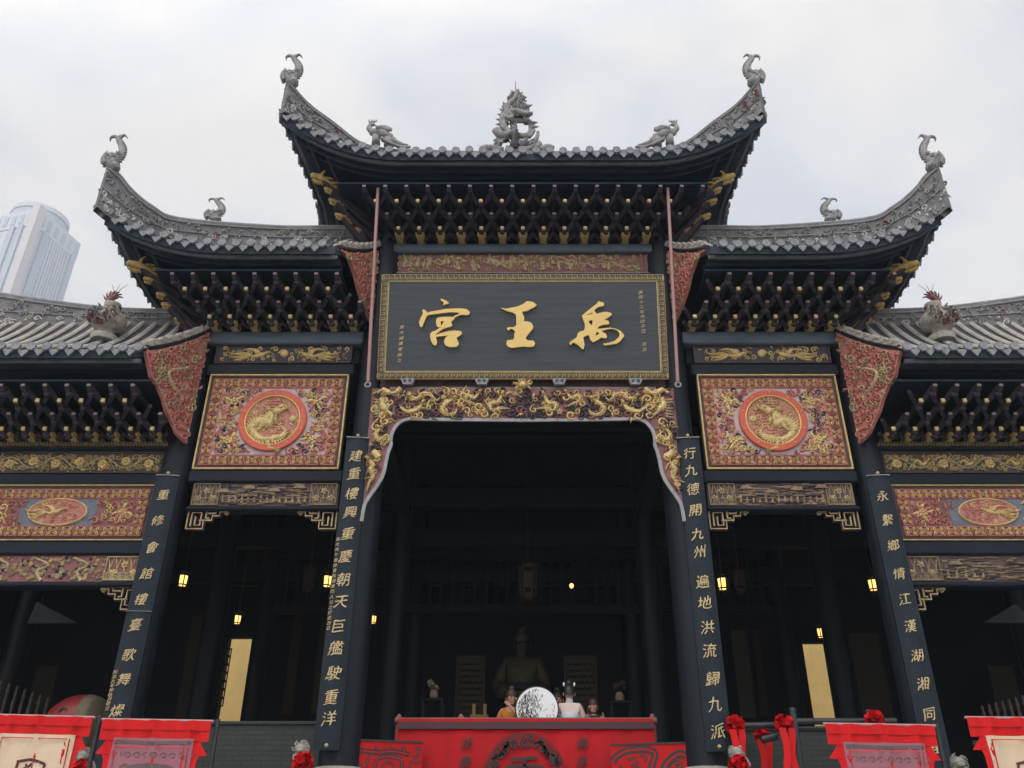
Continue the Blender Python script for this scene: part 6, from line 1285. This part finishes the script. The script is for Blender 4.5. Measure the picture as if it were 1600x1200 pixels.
# ---------------------------------------------------------------- red banners on stands before the columns
def banner(x0, x1, ytop, Y, kind, label, glyphs='', seed=0, tilt=0.):
    A = Vector(P(x0, ytop, Y)); B = Vector(P(x1, ytop + tilt, Y)); L = B.x - A.x; zt = A.z; e = empty('red_banner', ((A.x + B.x) / 2, Y, 0), label, 'banner', 'red cloth banners on stands'); z0 = 1.2
    rnd = random.Random(seed); fr = Fr((A.x, Y, 0)); sc = L / 1.35; sl = (B.z - A.z) / L
    top = lambda u: zt + sl * u
    nu, nv = 26, 22; vs = []
    def wav(u, t): return .02 * sin(u * 14 / sc + t * 2.3 + seed) * (.3 + t) + .08 * math.exp(-((u - L * .48 - t * .2) / .045 / sc) ** 2) * max(0, 1 - t * 1.5) + .05 * math.exp(-((u - L * .22 + t * .3) / .05 / sc) ** 2) * max(0, 1 - t * 1.5) + .06 * math.exp(-((u - L * .84 + t * .25) / .05 / sc) ** 2) * max(0, 1 - t * 1.5) + .03 * math.exp(-((u - L * .06) / .05) ** 2)
    prof_ = [(0, 0), (.235, 0), (.24, .10), (.30, .06), (.395, -.012), (.40, .085), (.47, .11), (.8, .12), (2, .12)]
    def half(t):     # torn outline: a broad header, pointed flaps, then a narrower body
        v = t * 1.7 / sc
        for (a, p), (b, q) in zip(prof_, prof_[1:]):
            if v <= b: return (p + (q - p) * (v - a) / (b - a)) * sc
        return .12 * sc
    tl = sorted(set([j / 30 * .32 for j in range(31)] + [.32 + .68 * j / 12 for j in range(13)] + [p[0] * sc / 1.7 for p in prof_ if p[0] < 1]))
    rowsn = len(tl) - 1
    for t in tl:
        i0 = half(t)
        for i in range(nu + 1): q = i / nu; u = i0 + (L - 2 * i0) * q; vs.append(fr(u, top(u) - t * 1.7, wav(u, t)))
    m = MB(); m.add(vs, [(j * (nu + 1) + i, j * (nu + 1) + i + 1, (j + 1) * (nu + 1) + i + 1, (j + 1) * (nu + 1) + i) for j in range(rowsn) for i in range(nu)], 0, True)
    m.build('cloth', M['red_cloth'], e)
    hem = MB(); vs = []
    for j in range(3):
        for i in range(nu + 1): u = L * i / nu; vs.append(fr(u, top(u) - [.0, .06, .115][j] * sc, wav(u, .0) + .012))
    hem.add(vs, [(j * (nu + 1) + i, j * (nu + 1) + i + 1, (j + 1) * (nu + 1) + i + 1, (j + 1) * (nu + 1) + i) for j in range(2) for i in range(nu)], 0, True); hem.build('hem', M['red_cloth'], e)
    p0, p1 = L * .135, L * .87; vt = .225 * sc if kind == 'cream' else .21 * sc
    m = MB(); vs = []
    for j in range(11):
        for i in range(15): u = p0 + (p1 - p0) * i / 14; t = (vt + 1.2 * j / 10) / 1.7; vs.append(fr(u, top(u) - t * 1.7, wav(u, t) + .010))
    m.add(vs, [(j * 15 + i, j * 15 + i + 1, (j + 1) * 15 + i + 1, (j + 1) * 15 + i) for j in range(10) for i in range(14)], 0, True)
    W_ = p1 - p0
    def rb(pts, w, mi, d=4, smooth=True):
        q = cr(pts, d) if smooth else pts; vs = []; n = len(q)
        for i, (a, b) in enumerate(q):
            s0 = q[max(0, i - 1)]; s1 = q[min(n - 1, i + 1)]; dx, dy = (s1[0] - s0[0]), (s1[1] - s0[1]); l = math.hypot(dx, dy) or 1
            for k in (-1, 1): u = p0 + W_ * a + k * -dy / l * w; v = vt + W_ * b + k * dx / l * w; vs.append(fr(u, top(u) - v, wav(u, v / 1.7) + .016))
        m.add(vs, [(2 * i, 2 * i + 1, 2 * i + 3, 2 * i + 2) for i in range(n - 1)], mi)
    if kind == 'cream':
        rb([(.05, 1), (.05, .05), (.95, .05), (.95, 1)], .007, 2, 1, False)
        for p in ([(.34, .33), (.32, .62), (.30, .9)], [(.32, .34), (.5, .31), (.70, .36)], [(.70, .36), (.66, .6), (.64, .9)], [(.36, .46), (.46, .40), (.54, .36)], [(.44, .36), (.5, .44), (.62, .50)], [(.38, .56), (.5, .52), (.62, .56)], [(.42, .52), (.4, .66), (.56, .68), (.58, .54)], [(.36, .78), (.5, .72), (.62, .8)]): rb(p, .017 * sc, 1)
    else:
        for k in range(9): x = .06 + .11 * k; rb([(x, .2), (x + .02, .17), (x + .07, .17), (x + .07, .21), (x + .03, .215)], .006 * sc, 1)
        for p, w in (([(.02, .05), (.25, .045), (.5, .06)], .02), ([(.5, .06), (.75, .045), (.98, .05)], .02), ([(.14, .9), (.16, .5), (.24, .36), (.4, .32), (.62, .32), (.8, .36), (.86, .5), (.88, .9)], .03), ([(.22, .45), (.14, .38), (.2, .30), (.27, .34)], .012), ([(.3, .9), (.32, .55), (.42, .46), (.6, .46), (.7, .55), (.72, .9)], .034), ([(.42, .9), (.44, .62), (.58, .62), (.6, .9)], .018), ([(.96, .3), (.92, .4), (.96, .5), (.92, .6)], .012)): rb(p, w * sc, 1)
        rb([(.05, .97), (.05, .1), (.95, .1), (.95, .97)], .006, 3, 1, False)
    m.build('centre_panel', [M['cream'] if kind == 'cream' else M['mauve'], M['maroon'] if kind == 'cream' else M['mauve_grey'], M['stage_red'], M['red_cloth']], e)
    m = MB(); m.tube([fr(-.02, top(0), .0), fr(L + .02, top(L), .0)], .016, 8); m.build('top_pole', M['rod_pink'], e)
    m = MB(); x = L + .05 if kind != 'right' else -.05
    m.tube([fr(x, top(L) + .03, -.06), fr(x, 0, -.06)], .028, 8); m.tube([fr(x, top(L), -.06), fr(L / 2, top(L / 2), -.03)], .012, 6); m.lathe([(.22, 0), (.22, .04), (.04, .07)], (A.x + x, Y + .06, 0), 16); m.build('stand', M['iron'], e)
banner(-12, 146, 1117, 10.6, 'cream', 'red banner with a cream panel and brown seal character at the far left', seed=1, tilt=4)
banner(162, 331, 1124, 10.6, 'mauve', 'red banner with a mauve patterned panel in front of the far left column', seed=2, tilt=3)
banner(1289, 1459, 1131, 10.6, 'mauve', 'red banner with a mauve patterned panel in front of the right side bay', seed=3, tilt=3)
banner(1510, 1670, 1121, 10.6, 'cream', 'red banner with a cream panel and brown seal character at the far right', seed=4, tilt=2)
# ---------------------------------------------------------------- stone posts with lions, flower balls, dark rails
def flower_ball(x, y, Y, r, label, ribbon=True, dy=0):
    c = Vector(P(x, y, Y)); e = empty('flower_ball', c, label, 'flower ball', 'red silk flower balls tied to posts and rails'); rnd = random.Random(int(x)); m = MB()
    for k in range(46):      # gathered petals
        d = Vector((rnd.gauss(0, 1), rnd.gauss(0, 1), rnd.gauss(0, 1))).normalized(); t = d.orthogonal().normalized(); b = d.cross(t); p = c + d * r * .55; vs = []
        for a in range(7): ang = 2 * pi * a / 7; q = r * .42 * rnd.uniform(.75, 1.2); vs.append(p + d * r * rnd.uniform(.25, .5) + t * cos(ang) * q + b * sin(ang) * q)
        vs.append(p); m.add(vs, [(i, (i + 1) % 7, 7) for i in range(7)], 0)
    m.build('petals', M['flower_red'], e)
    if ribbon:
        m = MB()
        for k in (-1, 1): vs = []; [vs.extend([(c.x + k * .05 + .02 * sin(i * 1.2 + k) - .045, c.y - r * .8, c.z - r * .5 - i * .11), (c.x + k * .05 + .02 * sin(i * 1.2 + k) + .045, c.y - r * .8 + .02 * k, c.z - r * .5 - i * .11)]) for i in range(9)]; m.add(vs, [(2 * i, 2 * i + 1, 2 * i + 3, 2 * i + 2) for i in range(8)], 0, True)
        m.build('ribbon', M['red_cloth'], e)
def stone_post(x, y, Y, label):
    c = P(x, y, Y); X, z = c[0], c[2]; e = empty('stone_post', (X, Y, 0 if Y < 11.1 else FLOOR), label, 'stone post', 'carved stone newel posts'); m = MB()
    m.bbox(X - .085, X + .085, Y - .085, Y + .085, 0 if Y < 11.1 else FLOOR, z - .3, .015); m.build('shaft', M['stone'], e)
    m = MB(); m.lathe([(.11, -.32), (.12, -.27), (.09, -.24), (.10, -.2)], (X, Y, z), 12); fr = Fr((X, Y, z))      # crouching lion
    m.ptube(fr, cr([(.08, -.22), (.04, -.14), (-.02, -.08), (-.04, -.02)], 3), [.09] * 4 + [.08] * 3 + [.07] * 3, [.09] * 10, 10); m.dome(fr, (-.02, -.03), .085, .075, .11, 0, .0, 10); m.dome(fr, (-.02, -.06), .05, .035, .05, 0, .09)
    rnd = random.Random(int(x))
    for k in range(14): a = rnd.uniform(0, 2 * pi); curl(m, fr, (-.02 + .075 * cos(a), -.03 + .07 * sin(a)), .028, a, 1, .03, .4, 0, .05)
    for k in (-1, 1): m.ptube(fr, [(k * .06 - .02, -.1), (k * .06 - .02, -.21)], .03, .035, 8, 0, .05); m.dome(fr, (-.02 + k * .055, .03), .022, .025, .04, 0, .03, 6)
    m.build('lion', M['stone'], e)
stone_post(474, 1166, 12.0, 'carved stone lion post left of the great doorway, below its couplet board'); flower_ball(473, 1192, 11.78, .13, 'red flower ball on the stone post left of the great doorway', False)
stone_post(1152, 1172, 12.0, 'carved stone lion post right of the great doorway'); flower_ball(1154, 1197, 11.78, .13, 'red flower ball on the stone post right of the great doorway', False)
stone_post(1497, 1188, 11.7, 'stone post head between the two right-hand banners'); stone_post(136, 1178, 11.7, 'stone post head between the two left-hand banners')
flower_ball(128, 1203, 11.5, .12, 'red flower ball low between the two left-hand banners', False)
# dark metal railing on the right, and its flower balls
Y = 12.7; e = empty('metal_railing', (4, Y, FLOOR), 'dark tubular metal railing in front of the right brick wall', 'railing'); q = lambda x, y: Vector(P(x, y, Y))
m = MB(); m.tube([q(1150, 1134), q(1222, 1133)], .045, 10); m.tube([q(1232, 1127), q(1400, 1127)], .045, 10); m.tube([q(1235, 1137), q(1300, 1137)], .018, 8); m.tube([q(1215, 1150), q(1190, 1156)], .05, 8); m.build('rail', M['iron'], e)
for x, y in ((1238, 1109), (1357, 1112)): m = MB(); p = q(x, y); m.tube([p, (p.x, p.y, FLOOR)], .05, 10); m.lathe([(.05, 0), (.045, .02), (.02, .03)], p, 10); m.build('post', M['iron'], e)
flower_ball(1148, 1133, 12.5, .13, 'red flower ball with a hanging ribbon beside the couplet board right of the doorway'); flower_ball(1225, 1131, 12.5, .13, 'red flower ball at the middle post of the metal railing, ribbon hanging'); flower_ball(1191, 1150, 13.1, .11, 'dark red flower ball low behind the metal railing'); flower_ball(1366, 1125, 12.5, .13, 'red flower ball peeping over the mauve banner in the right side bay', False)
# drum and balusters in the outer left bay
Y = 14.0; c = Vector(P(122, 1140, Y)); e = empty('big_drum', (c.x, Y, FLOOR), 'large red drum with an ochre skin lying behind the left banners', 'drum')
ax = Vector((.95, -.10, .14)).normalized(); t = ax.orthogonal().normalized(); b = ax.cross(t); m = MB(); N_ = 28; pr = [(-.34, .38), (-.3, .42), (-.15, .485), (0, .505), (.15, .485), (.3, .42)]
vs = [c + ax * w + (t * cos(2 * pi * j / N_) + b * sin(2 * pi * j / N_)) * r for w, r in pr for j in range(N_)]
m.add(vs, [(i * N_ + j, i * N_ + (j + 1) % N_, (i + 1) * N_ + (j + 1) % N_, (i + 1) * N_ + j) for i in range(5) for j in range(N_)], 0, True); m.build('body', M['drum_red'], e)
m = MB(); pr = [(.2, .475), (.3, .43), (.345, .40), (.35, 0.01)]; vs = [c + ax * w + (t * cos(2 * pi * j / N_) + b * sin(2 * pi * j / N_)) * r for w, r in pr for j in range(N_)]
m.add([v + (v - c).normalized() * .006 for v in vs], [(i * N_ + j, i * N_ + (j + 1) % N_, (i + 1) * N_ + (j + 1) % N_, (i + 1) * N_ + j) for i in range(3) for j in range(N_)], 0, True); m.build('skin', M['drum_skin'], e)
rp = Vector(P(98, 1112, 13.55)); m = MB(); m.tube([rp + Vector((.055 * cos(k * pi / 6), 0, .055 * sin(k * pi / 6))) for k in range(13)], .012, 6); m.tube([rp, rp + Vector((-.4, .1, -.12))], .012, 6); m.build('ring', M['iron'], e)
m = MB()
for k in (-1, 1): m.tube([(c.x + k * .3, Y - .25, FLOOR), (c.x + k * .25, Y + .2, c.z - .38)], .04, 6); m.tube([(c.x + k * .3, Y + .3, FLOOR), (c.x + k * .25, Y - .2, c.z - .38)], .04, 6)
m.build('stand', M['baluster'], e)
for s, pts in ((-1, ((2, 1066), (75, 1093))), (1, ((1535, 1106), (1598, 1090)))):
    Y = 15.2; A = Vector(P(pts[0][0], pts[0][1], Y)); B = Vector(P(pts[1][0], pts[1][1], Y + (.5 if s < 0 else -.3))); e = empty('stair_balustrade', ((A.x + B.x) / 2, Y, FLOOR), 'dark turned baluster rail inside the %s outer bay' % ('left' if s < 0 else 'right'), 'balustrade')
    m = MB(); n = 7
    for k in range(n):
        p = A.lerp(B, k / (n - 1)); h = .55; m.lathe([(.03, -h), (.035, -h * .8), (.02, -h * .72), (.036, -h * .5), (.022, -h * .25), (.034, -h * .15), (.018, -.04), (.026, 0), (.01, .04)], p, 8)
        bl = m.build('baluster', M['baluster'], e); m = MB()
    m = MB(); m.tube([A + Vector((-.3 * 1, 0, -.56)), B + Vector((.3, 0, -.56))], .05, 6); m.build('bottom_rail', M['baluster'], e)
    for p in (A, B): m = MB(); m.bbox(p.x - .05, p.x + .05, p.y - .05, p.y + .05, FLOOR, p.z - .55, .01); m.build('newel', M['baluster'], e)
# ---------------------------------------------------------------- the far tower
D = 290.; Az = 0
pa = Vector(P(62, 326, D)); Ht = pa.z
def onH(x, y): a_, b_, c_ = ray(x, y); t_ = (Ht - EYE) / c_; return Vector((a_ * t_, b_ * t_, Ht))
pb = onH(125, 381); pc = onH(-40, 338); U1 = (pb - pa); U2 = (pc - pa); U1n = U1.normalized(); U2n = Vector((-U1n.y, U1n.x, 0)); U2n = U2n if U2n.dot(U2) > 0 else -U2n
L1 = U1.length; L2 = max(30, U2.dot(U2n))
tw = empty('office_tower', (pa.x, pa.y, 0), 'pale hazy office tower with a round crown, far behind on the left', 'tower')
ft = Fr((pa.x, pa.y, 0), U1n, U2n, (0, 0, 1))
def tb(name, u0, u1, v0, v1, z0, z1, mt): m = MB(); m.box(u0, u1, v0, v1, z0, z1, 0, ft); return m.build(name, M[mt], tw)
tb('shaft', 0, L1, 0, L2, 0, Ht - 9, 'tower_windows'); tb('attic', -.3, L1 + .3, -.3, L2 + .3, Ht - 9, Ht, 'tower_wall')
m = MB(); k = 0
for u in [2 + i * 4.2 for i in range(int(L1 / 4.2))]: m.box(u, u + 2.2, -.5, -.25, Ht - 7, Ht - 2, 0, ft)
for v in [2 + i * 4.2 for i in range(int(L2 / 4.2))]: m.box(-.5, -.25, v, v + 2.2, Ht - 7, Ht - 2, 0, ft)
m.build('attic_openings', M['tower_blue'], tw)
tb('corner_pier', -1.2, 2.6, -1.2, 2.6, 0, Ht + 1.5, 'tower_pink')
for a in (5.2, L1 - 3.0): tb('glass_bay', a, a + 2.6, -.8, 0, 0, Ht - 8, 'tower_blue')
for a in (5.0, 9.5): tb('glass_bay', -.8, 0, a, a + 2.6, 0, Ht - 8, 'tower_blue')
for i in range(1, 9): tb('mullion_pier', 8.5 + (L1 - 12) * i / 9, 9.1 + (L1 - 12) * i / 9, -.5, 0, 0, Ht - 9, 'tower_wall')
m = MB(); cc = ft(L1 * .5, L1 * .5, Ht); zc_ = cc.y * cp + (Ht - EYE) * sp; rc = 40 / FPX * zc_; b_ = ray(64, 318); hs = (EYE + (cc.y - rc * .9) * b_[2] / b_[1] - Ht) / 1.5
m.lathe([(rc, 0), (rc, hs), (rc * 1.04, hs), (rc * 1.04, hs * 1.5), (rc * .96, hs * 1.55)], cc, 40, 0, False); m.build('round_crown', M['tower_wall'], tw)
m = MB(); m.lathe([(rc * 1.01, hs * .1), (rc * 1.01, hs * .95)], cc, 40, 0, False); m.build('crown_glass', M['tower_blue'], tw)
# pale air: far things fade
HZ = .0009
def haze(dens):
    m = MB(); m.box(-880, 880, -280, 1480, -1, Ht + 40); o = tag(m.build('haze', None), kind='stuff'); mt = bpy.data.materials.new('haze_air'); mt.use_nodes = True; N = mt.node_tree.nodes; N.remove(N['Principled BSDF'])
    v = N.new('ShaderNodeVolumePrincipled'); v.inputs['Density'].default_value = dens; v.inputs['Color'].default_value = (.72, .85, 1, 1); mt.node_tree.links.new(v.outputs[0], N['Material Output'].inputs['Volume']); o.data.materials.clear(); o.data.materials.append(mt)
if HZ: haze(HZ)
